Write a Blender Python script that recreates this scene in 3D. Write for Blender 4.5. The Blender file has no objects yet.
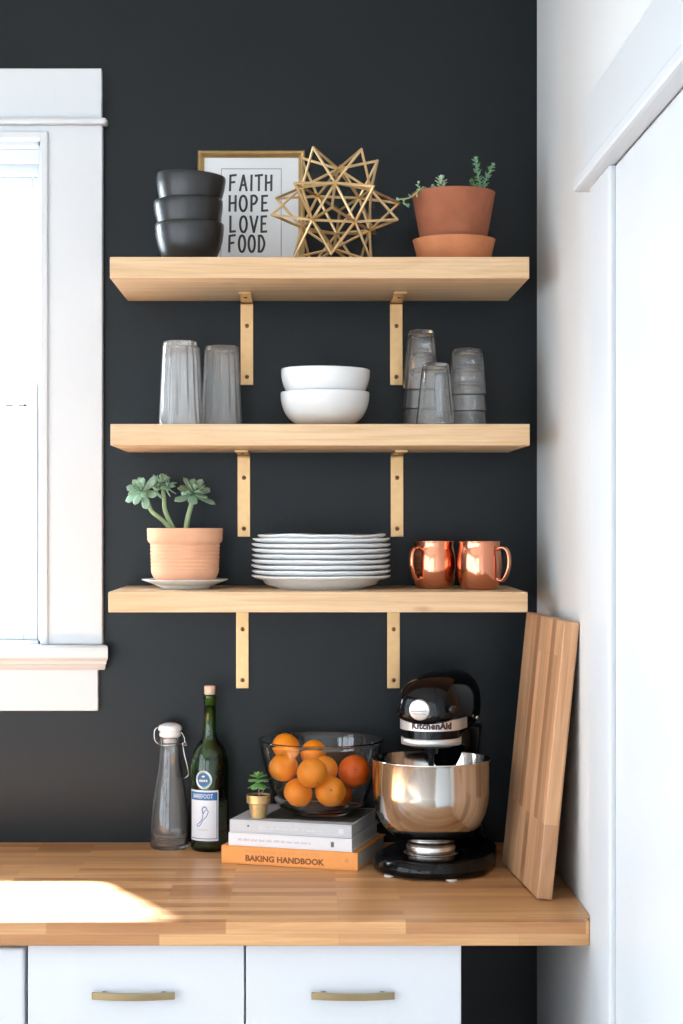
import bpy, bmesh, math, random
from mathutils import Vector, Matrix, Euler
random.seed(7)
PI = math.pi
sc = bpy.context.scene
COL = sc.collection
# ------------------------------------------------------------------ camera frame
D, F = 3.646, 1750.0            # distance of the camera from the black wall, focal length in pixels
CZ = 1.581                      # eye height
def S(y): return F / (D + y)    # pixels per metre at depth y (wall is y=0, room is -y)
def X(px, y): return (px - 302) / S(y)
def Z(py, y): return CZ + (522 - py) / S(y)
CT = CZ - .6667                 # counter top
S1, S2, S3 = CZ + .501, CZ + .1853, CZ - .1323   # tops of the three shelves
SHD = .339                      # shelf depth
RW = .4896                      # right wall

# ------------------------------------------------------------------ materials
def lin(c):
    c = c / 255.0
    return c / 12.92 if c <= .04045 else ((c + .055) / 1.055) ** 2.4
def rgb(r, g, b): return (lin(r), lin(g), lin(b), 1)
class N:
    def __init__(s, name):
        s.m = bpy.data.materials.new(name); s.m.use_nodes = True
        s.t = s.m.node_tree; s.n = s.t.nodes; s.l = s.t.links
        s.b = s.n['Principled BSDF']; s.out = s.n['Material Output']
    def add(s, typ, **kw):
        nd = s.n.new(typ)
        for k, v in kw.items():
            if k.startswith('i_'):
                nd.inputs[k[2:].replace('_', ' ')].default_value = v
            else: setattr(nd, k, v)
        return nd
    def link(s, a, b): s.l.new(a, b)
def simple(name, col, rough=.5, metal=0, noise=0, nscale=20, bump=0, bscale=60, spec=.5, coat=0, **kw):
    n = N(name)
    n.b.inputs['Base Color'].default_value = col
    n.b.inputs['Roughness'].default_value = rough
    n.b.inputs['Metallic'].default_value = metal
    n.b.inputs['Specular IOR Level'].default_value = spec
    n.b.inputs['Coat Weight'].default_value = coat
    tc = n.add('ShaderNodeTexCoord')
    if noise:
        nz = n.add('ShaderNodeTexNoise', i_Scale=nscale, i_Detail=4.0)
        n.link(tc.outputs['Object'], nz.inputs['Vector'])
        mr = n.add('ShaderNodeMapRange'); mr.inputs['To Min'].default_value = 1 - noise; mr.inputs['To Max'].default_value = 1 + noise
        mr.inputs['From Min'].default_value = .3; mr.inputs['From Max'].default_value = .7
        n.link(nz.outputs['Fac'], mr.inputs['Value'])
        mx = n.add('ShaderNodeVectorMath', operation='SCALE'); mx.inputs[0].default_value = col[:3]
        n.link(mr.outputs['Result'], mx.inputs['Scale'])
        n.link(mx.outputs['Vector'], n.b.inputs['Base Color'])
    if bump:
        nb = n.add('ShaderNodeTexNoise', i_Scale=bscale, i_Detail=3.0)
        n.link(tc.outputs['Object'], nb.inputs['Vector'])
        bp = n.add('ShaderNodeBump', i_Strength=bump, i_Distance=.002)
        n.link(nb.outputs['Fac'], bp.inputs['Height'])
        n.link(bp.outputs['Normal'], n.b.inputs['Normal'])
    for k, v in kw.items(): n.b.inputs[k.replace('_', ' ')].default_value = v
    return n.m
def wood(name, c1, c2, cdark, axis='X', stave=None, rough=.42, knots=True, seed=0., grain=1.0, spec=.4, sl=.55):
    """grain runs along the object's AXIS; stave=(row height) makes glued staves of varying tone"""
    n = N(name)
    tc = n.add('ShaderNodeTexCoord'); sep = n.add('ShaderNodeSeparateXYZ')
    n.link(tc.outputs['Object'], sep.inputs[0])
    u = {'X': 'X', 'Y': 'Y', 'Z': 'Z'}[axis]
    others = [a for a in 'XYZ' if a != u]
    sub = n.add('ShaderNodeMath', operation='SUBTRACT')
    n.link(sep.outputs[others[0]], sub.inputs[0]); n.link(sep.outputs[others[1]], sub.inputs[1])
    comb = n.add('ShaderNodeCombineXYZ'); n.link(sep.outputs[u], comb.inputs['X']); n.link(sub.outputs[0], comb.inputs['Y'])
    comb.inputs['Z'].default_value = seed
    # grain
    mp = n.add('ShaderNodeMapping'); mp.inputs['Scale'].default_value = (2.2, 42, 1); mp.inputs['Location'].default_value = (seed, seed * 3, 0)
    n.link(comb.outputs[0], mp.inputs['Vector'])
    g = n.add('ShaderNodeTexNoise', i_Scale=1.0, i_Detail=6.0, i_Roughness=.62, i_Distortion=.9)
    n.link(mp.outputs[0], g.inputs['Vector'])
    mp2 = n.add('ShaderNodeMapping'); mp2.inputs['Scale'].default_value = (6, 260, 1)
    n.link(comb.outputs[0], mp2.inputs['Vector'])
    g2 = n.add('ShaderNodeTexNoise', i_Scale=1.0, i_Detail=3.0)
    n.link(mp2.outputs[0], g2.inputs['Vector'])
    ramp = n.add('ShaderNodeValToRGB')
    ramp.color_ramp.elements[0].position = .33; ramp.color_ramp.elements[0].color = c2
    ramp.color_ramp.elements[1].position = .62; ramp.color_ramp.elements[1].color = c1
    n.link(g.outputs['Fac'], ramp.inputs['Fac'])
    col = ramp.outputs['Color']
    m1 = n.add('ShaderNodeMix', data_type='RGBA', blend_type='MULTIPLY'); m1.inputs['Factor'].default_value = .28 * grain
    mr = n.add('ShaderNodeMapRange'); mr.inputs['From Min'].default_value = .35; mr.inputs['From Max'].default_value = .6
    mr.inputs['To Min'].default_value = .62; mr.inputs['To Max'].default_value = 1.05
    n.link(g2.outputs['Fac'], mr.inputs['Value'])
    n.link(col, m1.inputs['A']); n.link(mr.outputs['Result'], m1.inputs['B']); col = m1.outputs['Result']
    if stave:
        br = n.add('ShaderNodeTexBrick', offset=.37, offset_frequency=2, squash=1.0)
        br.inputs['Scale'].default_value = 1.0; br.inputs['Mortar Size'].default_value = .0006; br.inputs['Mortar Smooth'].default_value = .2
        br.inputs['Brick Width'].default_value = sl; br.inputs['Row Height'].default_value = stave
        br.inputs['Color1'].default_value = (0, 0, 0, 1); br.inputs['Color2'].default_value = (1, 1, 1, 1); br.inputs['Mortar'].default_value = (.25, .25, .25, 1)
        mpb = n.add('ShaderNodeMapping'); mpb.inputs['Location'].default_value = (seed * .31 + 5, 3.003 + seed * .1, 0)
        n.link(comb.outputs[0], mpb.inputs['Vector']); n.link(mpb.outputs[0], br.inputs['Vector'])
        r2 = n.add('ShaderNodeValToRGB'); r2.color_ramp.elements[0].position = 0; r2.color_ramp.elements[0].color = cdark
        r2.color_ramp.elements[1].position = .35; r2.color_ramp.elements[1].color = (.88, .86, .84, 1)
        e = r2.color_ramp.elements.new(.95); e.color = (1.1, 1.1, 1.08, 1)
        n.link(br.outputs['Color'], r2.inputs['Fac'])
        m2 = n.add('ShaderNodeMix', data_type='RGBA', blend_type='MULTIPLY'); m2.inputs['Factor'].default_value = 1
        n.link(col, m2.inputs['A']); n.link(r2.outputs['Color'], m2.inputs['B']); col = m2.outputs['Result']
    if knots:
        mk = n.add('ShaderNodeMapping'); mk.inputs['Scale'].default_value = (2.6, 9, 1); mk.inputs['Location'].default_value = (seed * 2.3, seed, 0)
        n.link(comb.outputs[0], mk.inputs['Vector'])
        vo = n.add('ShaderNodeTexVoronoi', i_Scale=1.0); n.link(mk.outputs[0], vo.inputs['Vector'])
        kr = n.add('ShaderNodeMapRange'); kr.inputs['From Min'].default_value = .02; kr.inputs['From Max'].default_value = .07
        kr.inputs['To Min'].default_value = .6; kr.inputs['To Max'].default_value = 0
        n.link(vo.outputs['Distance'], kr.inputs['Value'])
        m3 = n.add('ShaderNodeMix', data_type='RGBA'); m3.inputs['B'].default_value = rgb(120, 72, 40)
        n.link(kr.outputs['Result'], m3.inputs['Factor']); n.link(col, m3.inputs['A']); col = m3.outputs['Result']
    n.link(col, n.b.inputs['Base Color'])
    n.b.inputs['Roughness'].default_value = rough; n.b.inputs['Specular IOR Level'].default_value = spec
    bp = n.add('ShaderNodeBump', i_Strength=.12, i_Distance=.001)
    n.link(g2.outputs['Fac'], bp.inputs['Height']); n.link(bp.outputs['Normal'], n.b.inputs['Normal'])
    return n.m
def glass(name, col=(1, 1, 1, 1), rough=0.0, ior=1.46):
    n = N(name)
    n.b.inputs['Base Color'].default_value = col; n.b.inputs['Roughness'].default_value = rough
    n.b.inputs['Transmission Weight'].default_value = 1; n.b.inputs['IOR'].default_value = ior
    return n.m
def pane_mat(name):
    n = N(name); n.n.remove(n.b)
    t = n.add('ShaderNodeBsdfTransparent'); g = n.add('ShaderNodeBsdfGlossy'); g.inputs['Roughness'].default_value = .02
    mx = n.add('ShaderNodeMixShader'); mx.inputs[0].default_value = .05
    n.link(t.outputs[0], mx.inputs[1]); n.link(g.outputs[0], mx.inputs[2]); n.link(mx.outputs[0], n.out.inputs[0])
    return n.m
M = {}
M['black_wall'] = simple('charcoal_wall_paint', rgb(13, 20, 24), .33, noise=.06, nscale=9, bump=.15, bscale=220, spec=.25)
M['white_wall'] = simple('white_wall_paint', rgb(213, 215, 216), .7, noise=.012, nscale=6, bump=.35, bscale=160)
M['ceiling'] = simple('white_ceiling_paint', rgb(235, 234, 230), .8)
M['trim'] = simple('white_gloss_trim', rgb(207, 211, 215), .4, noise=.01, nscale=4, bump=.05, bscale=30)
M['sash'] = simple('white_sash_vinyl', rgb(210, 216, 219), .4)
M['floor'] = wood('floor_oak', rgb(156, 136, 120), rgb(122, 104, 90), (.6, .5, .42, 1), 'Y', stave=.09, rough=.4, seed=3.1, sl=1.1)
M['counter'] = wood('butcher_block', rgb(212, 164, 114), rgb(190, 136, 88), (.66, .54, .44, 1), 'X', stave=.031, rough=.36, seed=1.7, knots=False, sl=.30, spec=.5)
M['shelf'] = wood('pale_oak_shelf', rgb(219, 188, 150), rgb(200, 163, 122), (.8, .8, .8, 1), 'X', rough=.5, seed=4.2)
M['board'] = wood('cutting_board_wood', rgb(206, 162, 124), rgb(180, 134, 98), (.52, .42, .36, 1), 'Z', stave=.034, rough=.38, seed=8.3, sl=.8, knots=False)
M['brass'] = simple('brushed_brass', rgb(206, 168, 122), .36, 1, noise=.05, nscale=60)
M['dark_brass'] = simple('aged_brass_screw', rgb(150, 112, 64), .4, 1)
M['gold'] = simple('antique_gold', rgb(222, 194, 148), .42, 1, noise=.08, nscale=40)
M['gold_frame'] = simple('gold_frame_leaf', rgb(192, 160, 108), .36, .85, noise=.1, nscale=50)
M['gold_pot'] = simple('gold_painted_pot', rgb(204, 178, 128), .4, .75, noise=.1, nscale=120)
M['handle'] = simple('satin_brass_handle', rgb(150, 134, 102), .3, 1)
M['matte_black'] = simple('satin_black_stoneware', rgb(30, 30, 31), .33, noise=.1, nscale=50, spec=.5)
M['white_ceramic'] = simple('white_glazed_ceramic', rgb(242, 243, 244), .22, spec=.5)
M['paper'] = simple('print_paper', rgb(236, 237, 238), .85)
M['ink'] = simple('grey_brushed_ink', rgb(70, 74, 76), .8, noise=.25, nscale=90)
M['terra'] = simple('terracotta', rgb(158, 96, 70), .85, noise=.12, nscale=28, bump=.2, bscale=120, spec=.2)
M['terra_light'] = simple('light_terracotta', rgb(202, 130, 90), .85, noise=.1, nscale=25, bump=.2, bscale=120, spec=.2)
M['terra_pale'] = simple('pale_terracotta', rgb(226, 170, 136), .85, noise=.06, nscale=25, bump=.1, bscale=120, spec=.2)
M['soil'] = simple('potting_soil', rgb(60, 44, 34), .95, noise=.4, nscale=90, bump=.8, bscale=150)
M['glass'] = glass('clear_glass')
M['glass_glare_tall'] = glass('tall_glass_painted_glare', (1, 1, 1, 1), 0.0); M['glass_glare_tall'].node_tree.nodes['Principled BSDF'].inputs['Transmission Weight'].default_value = .86  # diffuse white part stands in for bright reflections in the tall glasses
M['glass_glare_tumbler'] = glass('tumbler_glass_painted_glare', (1, 1, 1, 1), 0.0); M['glass_glare_tumbler'].node_tree.nodes['Principled BSDF'].inputs['Transmission Weight'].default_value = .96  # slight milky white painted in for the reflections of the tumblers
M['glass_glare_carafe'] = glass('carafe_glass'); M['glass_glare_carafe'].node_tree.nodes['Principled BSDF'].inputs['Transmission Weight'].default_value = .975  # faint diffuse white imitates the light streaks on the carafe
M['glass_green'] = glass('green_bottle_glass', rgb(120, 176, 86), ior=1.5)
M['wine'] = simple('dark_wine', rgb(10, 8, 8), .1)
M['cork'] = simple('pale_cork', rgb(222, 192, 168), .8, noise=.12, nscale=150)
M['steel'] = simple('polished_steel', rgb(205, 203, 200), .12, 1)
M['steel_ring'] = simple('steel_trim', rgb(215, 213, 210), .22, 1)
M['satin_silver'] = simple('satin_silver', rgb(222, 222, 222), .42, .75)
M['wire'] = simple('steel_wire', rgb(200, 200, 200), .25, 1)
M['copper'] = simple('polished_copper', rgb(226, 150, 118), .14, 1, bump=.12, bscale=28)
M['enamel'] = simple('black_gloss_enamel', rgb(6, 6, 8), .09, spec=.22)
M['black_plastic'] = simple('black_plastic', rgb(14, 14, 15), .3)
M['dark_red'] = simple('dark_brown_lettering', rgb(60, 22, 22), .5)
M['emblem'] = simple('grey_emblem_lines', rgb(86, 84, 86), .4)
M['white_cab'] = simple('white_cabinet_paint', rgb(214, 218, 224), .35, noise=.008, nscale=5)
M['orange_book'] = simple('orange_book_cover', rgb(240, 160, 84), .5, noise=.03, nscale=40)
M['orange_text'] = simple('pale_orange_lettering', rgb(222, 150, 92), .5)
M['brown_text'] = simple('brown_title_lettering', rgb(134, 72, 28), .5)
M['white_book'] = simple('white_book_cover', rgb(232, 232, 236), .5)
M['grey_book'] = simple('pale_grey_book_cover', rgb(196, 198, 202), .45)
M['faint_text'] = simple('faint_grey_lettering', rgb(206, 200, 198), .5)
M['light_text'] = simple('light_lettering', rgb(214, 216, 219), .5)
M['pages'] = simple('book_pages', rgb(226, 222, 214), .8, noise=.06, nscale=300)
M['orange'] = simple('orange_peel', rgb(252, 148, 16), .42, noise=.06, nscale=30, bump=.35, bscale=320)
M['orange_deep'] = simple('deep_orange_peel', rgb(230, 98, 6), .42, noise=.08, nscale=30, bump=.35, bscale=320)
M['calyx'] = simple('stem_scar', rgb(120, 110, 50), .7)
M['leaf'] = simple('blue_green_succulent', rgb(136, 166, 138), .5, noise=.22, nscale=45)
M['leaf_pale'] = simple('pale_succulent', rgb(170, 192, 160), .55, noise=.15, nscale=60)
M['leaf_bright'] = simple('bright_leaf', rgb(104, 152, 82), .5, noise=.2, nscale=90)
M['leaf_mint'] = simple('mint_sedum_leaf', rgb(116, 164, 124), .5, noise=.15, nscale=60)
M['stem_green'] = simple('green_stem', rgb(150, 168, 120), .6, noise=.15, nscale=60)
M['stem_pink'] = simple('dry_pink_stem', rgb(170, 130, 118), .6)
M['label_white'] = simple('bottle_label_paper', rgb(222, 226, 234), .6)
M['label_blue'] = simple('bottle_label_blue', rgb(44, 104, 160), .5)
M['label_navy'] = simple('label_navy_line', rgb(36, 54, 98), .5)
M['rubber'] = simple('white_rubber_gasket', rgb(225, 225, 222), .5)
M['pane'] = pane_mat('window_pane_glass')
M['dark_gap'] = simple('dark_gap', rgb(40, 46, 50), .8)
M['photo_cover'] = simple('book_cover_photo', rgb(70, 72, 62), .4, noise=.6, nscale=26)

# ------------------------------------------------------------------ mesh helpers
def link(o):
    COL.objects.link(o); return o
def obj(name, bm, mat, parent=None, smooth=False, bevel=0, bseg=2, mats=None, auto=None, sub=0):
    if smooth or auto:
        for f in bm.faces: f.smooth = True
    me = bpy.data.meshes.new(name); bm.normal_update(); bm.to_mesh(me); bm.free()
    o = bpy.data.objects.new(name, me); link(o)
    for m_ in (mats or [mat]): me.materials.append(m_)
    if auto: me.set_sharp_from_angle(angle=math.radians(auto))
    if bevel:
        b = o.modifiers.new('bevel', 'BEVEL'); b.width = bevel; b.segments = bseg; b.limit_method = 'ANGLE'; b.angle_limit = math.radians(40)
        b.harden_normals = False
    if sub:
        s_ = o.modifiers.new('sub', 'SUBSURF'); s_.levels = sub; s_.render_levels = sub
    if parent: o.parent = parent
    return o
def tag(o, label, cat, group=None, kind=None):
    if label: o['label'] = label
    if cat: o['category'] = cat
    if group: o['group'] = group
    if kind: o['kind'] = kind
    return o
def empty(name, loc, rz=0, label=None, cat=None, group=None, rot=None):
    o = bpy.data.objects.new(name, None); link(o); o.empty_display_size = .02
    o.location = loc; o.rotation_euler = rot if rot else (0, 0, rz)
    return tag(o, label, cat, group)
def copy_tree(o, parent=None):
    c = o.copy(); link(c)
    if parent: c.parent = parent
    for ch in [q for q in bpy.data.objects if q.parent == o]: copy_tree(ch, c)
    return c
def B(): return bmesh.new()
def box(bm, x0, x1, y0, y1, z0, z1):
    v = [bm.verts.new(p) for p in ((x0, y0, z0), (x1, y0, z0), (x1, y1, z0), (x0, y1, z0), (x0, y0, z1), (x1, y0, z1), (x1, y1, z1), (x0, y1, z1))]
    for f in ((0, 3, 2, 1), (4, 5, 6, 7), (0, 1, 5, 4), (1, 2, 6, 5), (2, 3, 7, 6), (3, 0, 4, 7)): bm.faces.new([v[i] for i in f])
    return v
def boxm(bm, sx, sy, sz, mtx):
    v = box(bm, -sx / 2, sx / 2, -sy / 2, sy / 2, -sz / 2, sz / 2)
    for q in v: q.co = mtx @ q.co
    return v
def lathe(bm, prof, seg=64, c=(0, 0, 0), mod=None, close=False):
    """prof: list of (r, z); r=0 ends become poles. mod(i, ang, r, z)->r"""
    rings = []
    for i, (r, z) in enumerate(prof):
        if r <= 1e-7: rings.append([bm.verts.new((c[0], c[1], c[2] + z))]); continue
        ring = []
        for k in range(seg):
            a = 2 * PI * k / seg
            rr = mod(i, a, r, z) if mod else r
            ring.append(bm.verts.new((c[0] + rr * math.cos(a), c[1] + rr * math.sin(a), c[2] + z)))
        rings.append(ring)
    pairs = list(zip(rings, rings[1:]))
    if close: pairs.append((rings[-1], rings[0]))
    for a, b in pairs:
        if len(a) == 1 and len(b) == 1: continue
        for k in range(seg):
            k2 = (k + 1) % seg
            if len(a) == 1: bm.faces.new((a[0], b[k2], b[k]))
            elif len(b) == 1: bm.faces.new((a[k], a[k2], b[0]))
            else: bm.faces.new((a[k], a[k2], b[k2], b[k]))
def fix(bm): bmesh.ops.recalc_face_normals(bm, faces=bm.faces[:]); return bm
def tube(bm, pts, r, seg=8, cap=True, radii=None, flat=None):
    pts = [Vector(p) for p in pts]; n = len(pts); rings = []
    up = None
    for i, p in enumerate(pts):
        t = (pts[min(i + 1, n - 1)] - pts[max(i - 1, 0)]).normalized()
        if up is None:
            up = Vector((0, 0, 1)) if abs(t.z) < .9 else Vector((1, 0, 0))
        a = t.cross(up).normalized(); b = a.cross(t).normalized(); up = b
        rr = radii[i] if radii else r
        fa, fb = flat if flat else (1, 1)
        rings.append([bm.verts.new(p + a * rr * fa * math.cos(2 * PI * k / seg) + b * rr * fb * math.sin(2 * PI * k / seg)) for k in range(seg)])
    for r0, r1 in zip(rings, rings[1:]):
        for k in range(seg): bm.faces.new((r0[k], r0[(k + 1) % seg], r1[(k + 1) % seg], r1[k]))
    if cap:
        bm.faces.new(list(reversed(rings[0]))); bm.faces.new(rings[-1])
def smooth_path(pts, n=6):
    """Catmull-Rom"""
    P = [Vector(p) for p in pts]; out = []
    for i in range(len(P) - 1):
        p0, p1, p2, p3 = P[max(i - 1, 0)], P[i], P[i + 1], P[min(i + 2, len(P) - 1)]
        for k in range(n):
            t = k / n
            out.append(.5 * ((2 * p1) + (-p0 + p2) * t + (2 * p0 - 5 * p1 + 4 * p2 - p3) * t * t + (-p0 + 3 * p1 - 3 * p2 + p3) * t ** 3))
    out.append(P[-1]); return out
def text_bm(s, size, depth=.0004, offset=0, width=None, spacing=1.0):
    """Letters standing in the XZ plane, facing -Y, centred on the origin"""
    cu = bpy.data.curves.new('t', 'FONT'); cu.body = s; cu.size = size; cu.extrude = depth; cu.offset = offset
    cu.align_x = 'CENTER'; cu.align_y = 'CENTER'; cu.space_character = spacing; cu.resolution_u = 3
    o = bpy.data.objects.new('t', cu); COL.objects.link(o); bpy.context.view_layer.update()
    me = bpy.data.meshes.new_from_object(o.evaluated_get(bpy.context.evaluated_depsgraph_get()))
    bpy.data.objects.remove(o); bpy.data.curves.remove(cu)
    bm = B(); bm.from_mesh(me); bpy.data.meshes.remove(me)
    xs = [v.co.x for v in bm.verts]; ys = [v.co.y for v in bm.verts]
    cx, cy = (max(xs) + min(xs)) / 2, (max(ys) + min(ys)) / 2
    k = width / (max(xs) - min(xs)) if width else 1
    for v in bm.verts: v.co = Vector(((v.co.x - cx) * k, -v.co.z, v.co.y - cy))
    return bm
def wrap(bm, R, a0, z0, c=(0, 0), off=0):
    """wrap a picture lying in the XZ plane round a vertical cylinder; a0 is the azimuth of x=0 (0 faces -Y, + turns to +X)"""
    for v in bm.verts:
        a = a0 + v.co.x / R; r = R + off - v.co.y
        v.co = Vector((c[0] + r * math.sin(a), c[1] - r * math.cos(a), z0 + v.co.z))
def patch(bm, w, h, th=.0003, nx=24, round_=False, x0=0, z0=0):
    """a thin sheet in the XZ plane, facing -Y"""
    if round_:
        loop = [(x0 + w / 2 * math.cos(2 * PI * k / 32), z0 + h / 2 * math.sin(2 * PI * k / 32)) for k in range(32)]
        f = [bm.verts.new((x, -th, z)) for x, z in loop]; b = [bm.verts.new((x, 0, z)) for x, z in loop]
        bm.faces.new(f); bm.faces.new(list(reversed(b)))
        for k in range(32): bm.faces.new((f[k], b[k], b[(k + 1) % 32], f[(k + 1) % 32]))
        return
    for i in range(nx):
        a, b = x0 - w / 2 + w * i / nx, x0 - w / 2 + w * (i + 1) / nx
        box(bm, a, b, -th, 0, z0 - h / 2, z0 + h / 2)

# ------------------------------------------------------------------ room shell
WT = .13
# window opening in the back wall
WX1 = X(44, 0); WX0 = WX1 - .86; WZ0, WZ1 = Z(646.5, 0), Z(140, 0)
XL, XR, YF, ZC = -2.7, RW, -5.3, 2.95
bm = B()
box(bm, XL - WT, WX0, 0, WT, 0, ZC); box(bm, WX1, XR + WT, 0, WT, 0, ZC)
box(bm, WX0, WX1, 0, WT, 0, WZ0); box(bm, WX0, WX1, 0, WT, WZ1, ZC)
tag(obj('wall_back', bm, M['black_wall']), 'charcoal black painted wall behind the three oak shelves', 'wall', kind='structure')
# right wall with door opening
DY0, DY1, DZ = -.935, -1.85, 2.135
bm = B()
box(bm, XR, XR + WT, DY0, 0, 0, ZC); box(bm, XR, XR + WT, YF, DY1, 0, ZC); box(bm, XR, XR + WT, DY1, DY0, DZ, ZC)
tag(obj('wall_right', bm, M['white_wall']), 'white plastered side wall at the right of the shelves', 'wall', kind='structure')
# left wall with two wide windows
bm = B()
LW = [(-5.0, -3.1, .4, 2.5), (-2.9, -1.1, .4, 2.5)]
box(bm, XL - WT, XL, YF, 0, 0, .4); box(bm, XL - WT, XL, YF, 0, 2.5, ZC)
box(bm, XL - WT, XL, YF, -5.0, .4, 2.5); box(bm, XL - WT, XL, -3.1, -2.9, .4, 2.5); box(bm, XL - WT, XL, -1.1, 0, .4, 2.5)
tag(obj('wall_left', bm, M['white_wall']), 'white side wall with wide windows on the left', 'wall', kind='structure')
bm = B()
FX = [(-2.2, -1.34), (-1.30, -.45)]
box(bm, XL - WT, XR + WT, YF - WT, YF, 0, .12); box(bm, XL - WT, XR + WT, YF - WT, YF, 2.4, ZC)
xs = [XL - WT, FX[0][0], FX[0][1], FX[1][0], FX[1][1], XR + WT]
for a, b in ((0, 1), (2, 3), (4, 5)): box(bm, xs[a], xs[b], YF - WT, YF, .12, 2.4)
tag(obj('wall_front', bm, M['white_wall']), 'wall with two windows behind the viewer', 'wall', kind='structure')
bm = B(); box(bm, XL - WT, XR + WT, YF - WT, WT, -.1, 0)
tag(obj('floor', bm, M['floor']), 'oak plank floor', 'floor', kind='structure')
bm = B(); box(bm, XL - WT, XR + WT, YF - WT, WT, ZC, ZC + .1)
tag(obj('ceiling', bm, M['ceiling']), 'white ceiling', 'ceiling', kind='structure')
# mullioned windows in left and front walls (seen only as reflections)
k = 2
for (y0, y1, z0, z1) in LW:
    bm = B()
    for z in (z0 + .03, (z0 + z1) / 2, z1 - .03): box(bm, XL - .09, XL - .04, y0, y1, z - .03, z + .03)
    for y in (y0 + .03, (y0 + y1) / 2, y1 - .03): box(bm, XL - .085, XL - .045, y - .03, y + .03, z0, z1)
    tag(obj('window_%d' % k, bm, M['trim']), 'white window frame in the left wall', 'window', kind='structure'); k += 1
for (x0, x1) in FX:
    bm = B()
    for z in (.15, 1.3, 2.37): box(bm, x0, x1, YF - .09, YF - .04, z - .03, z + .03)
    for x in (x0 + .03, (x0 + x1) / 2, x1 - .03): box(bm, x - .03, x + .03, YF - .085, YF - .045, .12, 2.4)
    tag(obj('window_%d' % k, bm, M['trim']), 'white window frame behind the viewer', 'window', kind='structure'); k += 1

# ------------------------------------------------------------------ window in the back wall
w = empty('window_1', ((WX0 + WX1) / 2, 0, WZ0), label='white framed double hung window at the left beside the shelves', cat='window')
w['kind'] = 'structure'
ox, oz = (WX0 + WX1) / 2, WZ0
def wobj(name, bm, mat, bevel=0, **kw):
    for v in bm.verts: v.co -= Vector((ox, 0, oz))
    o = obj(name, bm, mat, w, bevel=bevel, **kw); o['kind'] = 'structure'; return o
yc = -.024
cx1 = X(102.5, yc); cx0 = WX0 - (cx1 - WX1)
zh0, zh1 = Z(122, yc), Z(68, yc)
zs_top, zs_bot = Z(646, -.06), Z(670, -.05)
bm = B(); box(bm, WX1 - .004, cx1, yc, 0, zs_top, zh0 - .006); box(bm, cx0, WX0 + .004, yc, 0, zs_top, zh0 - .006)
box(bm, WX0, WX1, yc, 0, WZ1 - .004, zh0 - .006)
wobj('casing', bm, M['trim'], .003)
bm = B()   # inner bead along the casing
box(bm, WX1 - .004, WX1 + .012, yc - .007, yc, zs_top, WZ1 + .012); box(bm, WX0 - .012, WX0 + .004, yc - .007, yc, zs_top, WZ1 + .012); box(bm, WX0, WX1, yc - .007, yc, WZ1 - .004, WZ1 + .012)
wobj('casing_bead', bm, M['trim'], .003)
bm = B(); box(bm, cx0 + .002, cx1 - .002, yc + .002, 0, zh0 + .006, zh1); wobj('head_casing', bm, M['trim'], .002)
bm = B(); box(bm, cx0 - .012, cx1 + .010, yc - .016, 0, zh0 - .006, zh0 + .006); wobj('head_bead', bm, M['trim'], .005, bseg=3)
# stool with moulded profile
prof = [(0, 0), (-.052, 0), (-.058, -.004), (-.060, -.012), (-.060, -.024), (-.054, -.030), (-.046, -.032), (-.044, -.038), (-.036, -.040), (-.032, -.046), (-.024, -.052), (0, -.052)]
bm = B()
def stool_ring(x, e):
    return [bm.verts.new((x + e * (-p[0]) * .30, p[0], zs_top + p[1])) for p in prof]
r0 = stool_ring(cx0 + .002, -1); r1 = stool_ring(cx1 - .003, 1)
n_ = len(prof)
for i in range(n_): bm.faces.new((r0[i], r0[(i + 1) % n_], r1[(i + 1) % n_], r1[i]))
bm.faces.new(list(reversed(r0))); bm.faces.new(r1); fix(bm)
wobj('window_sill', bm, M['trim'])
bm = B(); box(bm, cx0 + .008, X(98, -.02), -.02, 0, Z(711, -.02), zs_top - .050); wobj('apron', bm, M['trim'], .002)
# jamb lining + stops + tracks
bm = B()
t = .012
box(bm, WX1 - t, WX1 + .0, 0, WT, WZ0, WZ1); box(bm, WX0, WX0 + t, 0, WT, WZ0, WZ1)
box(bm, WX0, WX1, 0, WT, WZ1 - t, WZ1); box(bm, WX0, WX1, 0, WT, WZ0, WZ0 + t)
wobj('jamb', bm, M['trim'])
xi = WX1 - t; xo = WX0 + t; zm = Z(388, .05)
bm = B()   # stepped head track
box(bm, xo, xi, .035, .05, WZ1 - t - .028, WZ1 - t); box(bm, xo, xi, .06, .085, WZ1 - t - .05, WZ1 - t)
box(bm, xi - .010, xi, .062, .075, zm, WZ1 - t)
wobj('head_track', bm, M['sash'], .0015)
def sash(name, y0, y1, z0, z1, st, top, bot, x0, x1):
    bm = B()
    box(bm, x1 - st, x1, y0, y1, z0, z1); box(bm, x0, x0 + st, y0, y1, z0, z1)
    box(bm, x0 + st, x1 - st, y0, y1, z1 - top, z1); box(bm, x0 + st, x1 - st, y0, y1, z0, z0 + bot)
    s_ = wobj(name, bm, M['sash'], .002)
    bm = B(); box(bm, x0 + st, x1 - st, (y0 + y1) / 2 - .001, (y0 + y1) / 2 + .001, z0 + bot, z1 - top)
    for v in bm.verts: v.co -= Vector((ox, 0, oz))
    p_ = obj('pane', bm, M['pane'], s_); p_['kind'] = 'structure'
    return s_
sash('upper_sash', .078, .108, zm - .028, WZ1 - t - .05, .018, .028, .045, xo + .002, xi - .006)
bm = B(); box(bm, xi - .0038, xi - .0008, .0195, .024, WZ0 + t, zm + .013); wobj('gap_shade_strip', bm, M['dark_gap'])  # dark strip painting the shade in the open gap between sash and jamb
lo = sash('lower_sash', .022, .052, WZ0 + t, zm + .014, .030, .046, .036, xo + .003, xi - .004)
bm = B()
for i in range(6): box(bm, xi - .045 - i * .028, xi - .028 - i * .028, .0195, .022, zm - .040, zm - .037)
for v in bm.verts: v.co -= Vector((ox, 0, oz))
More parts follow.
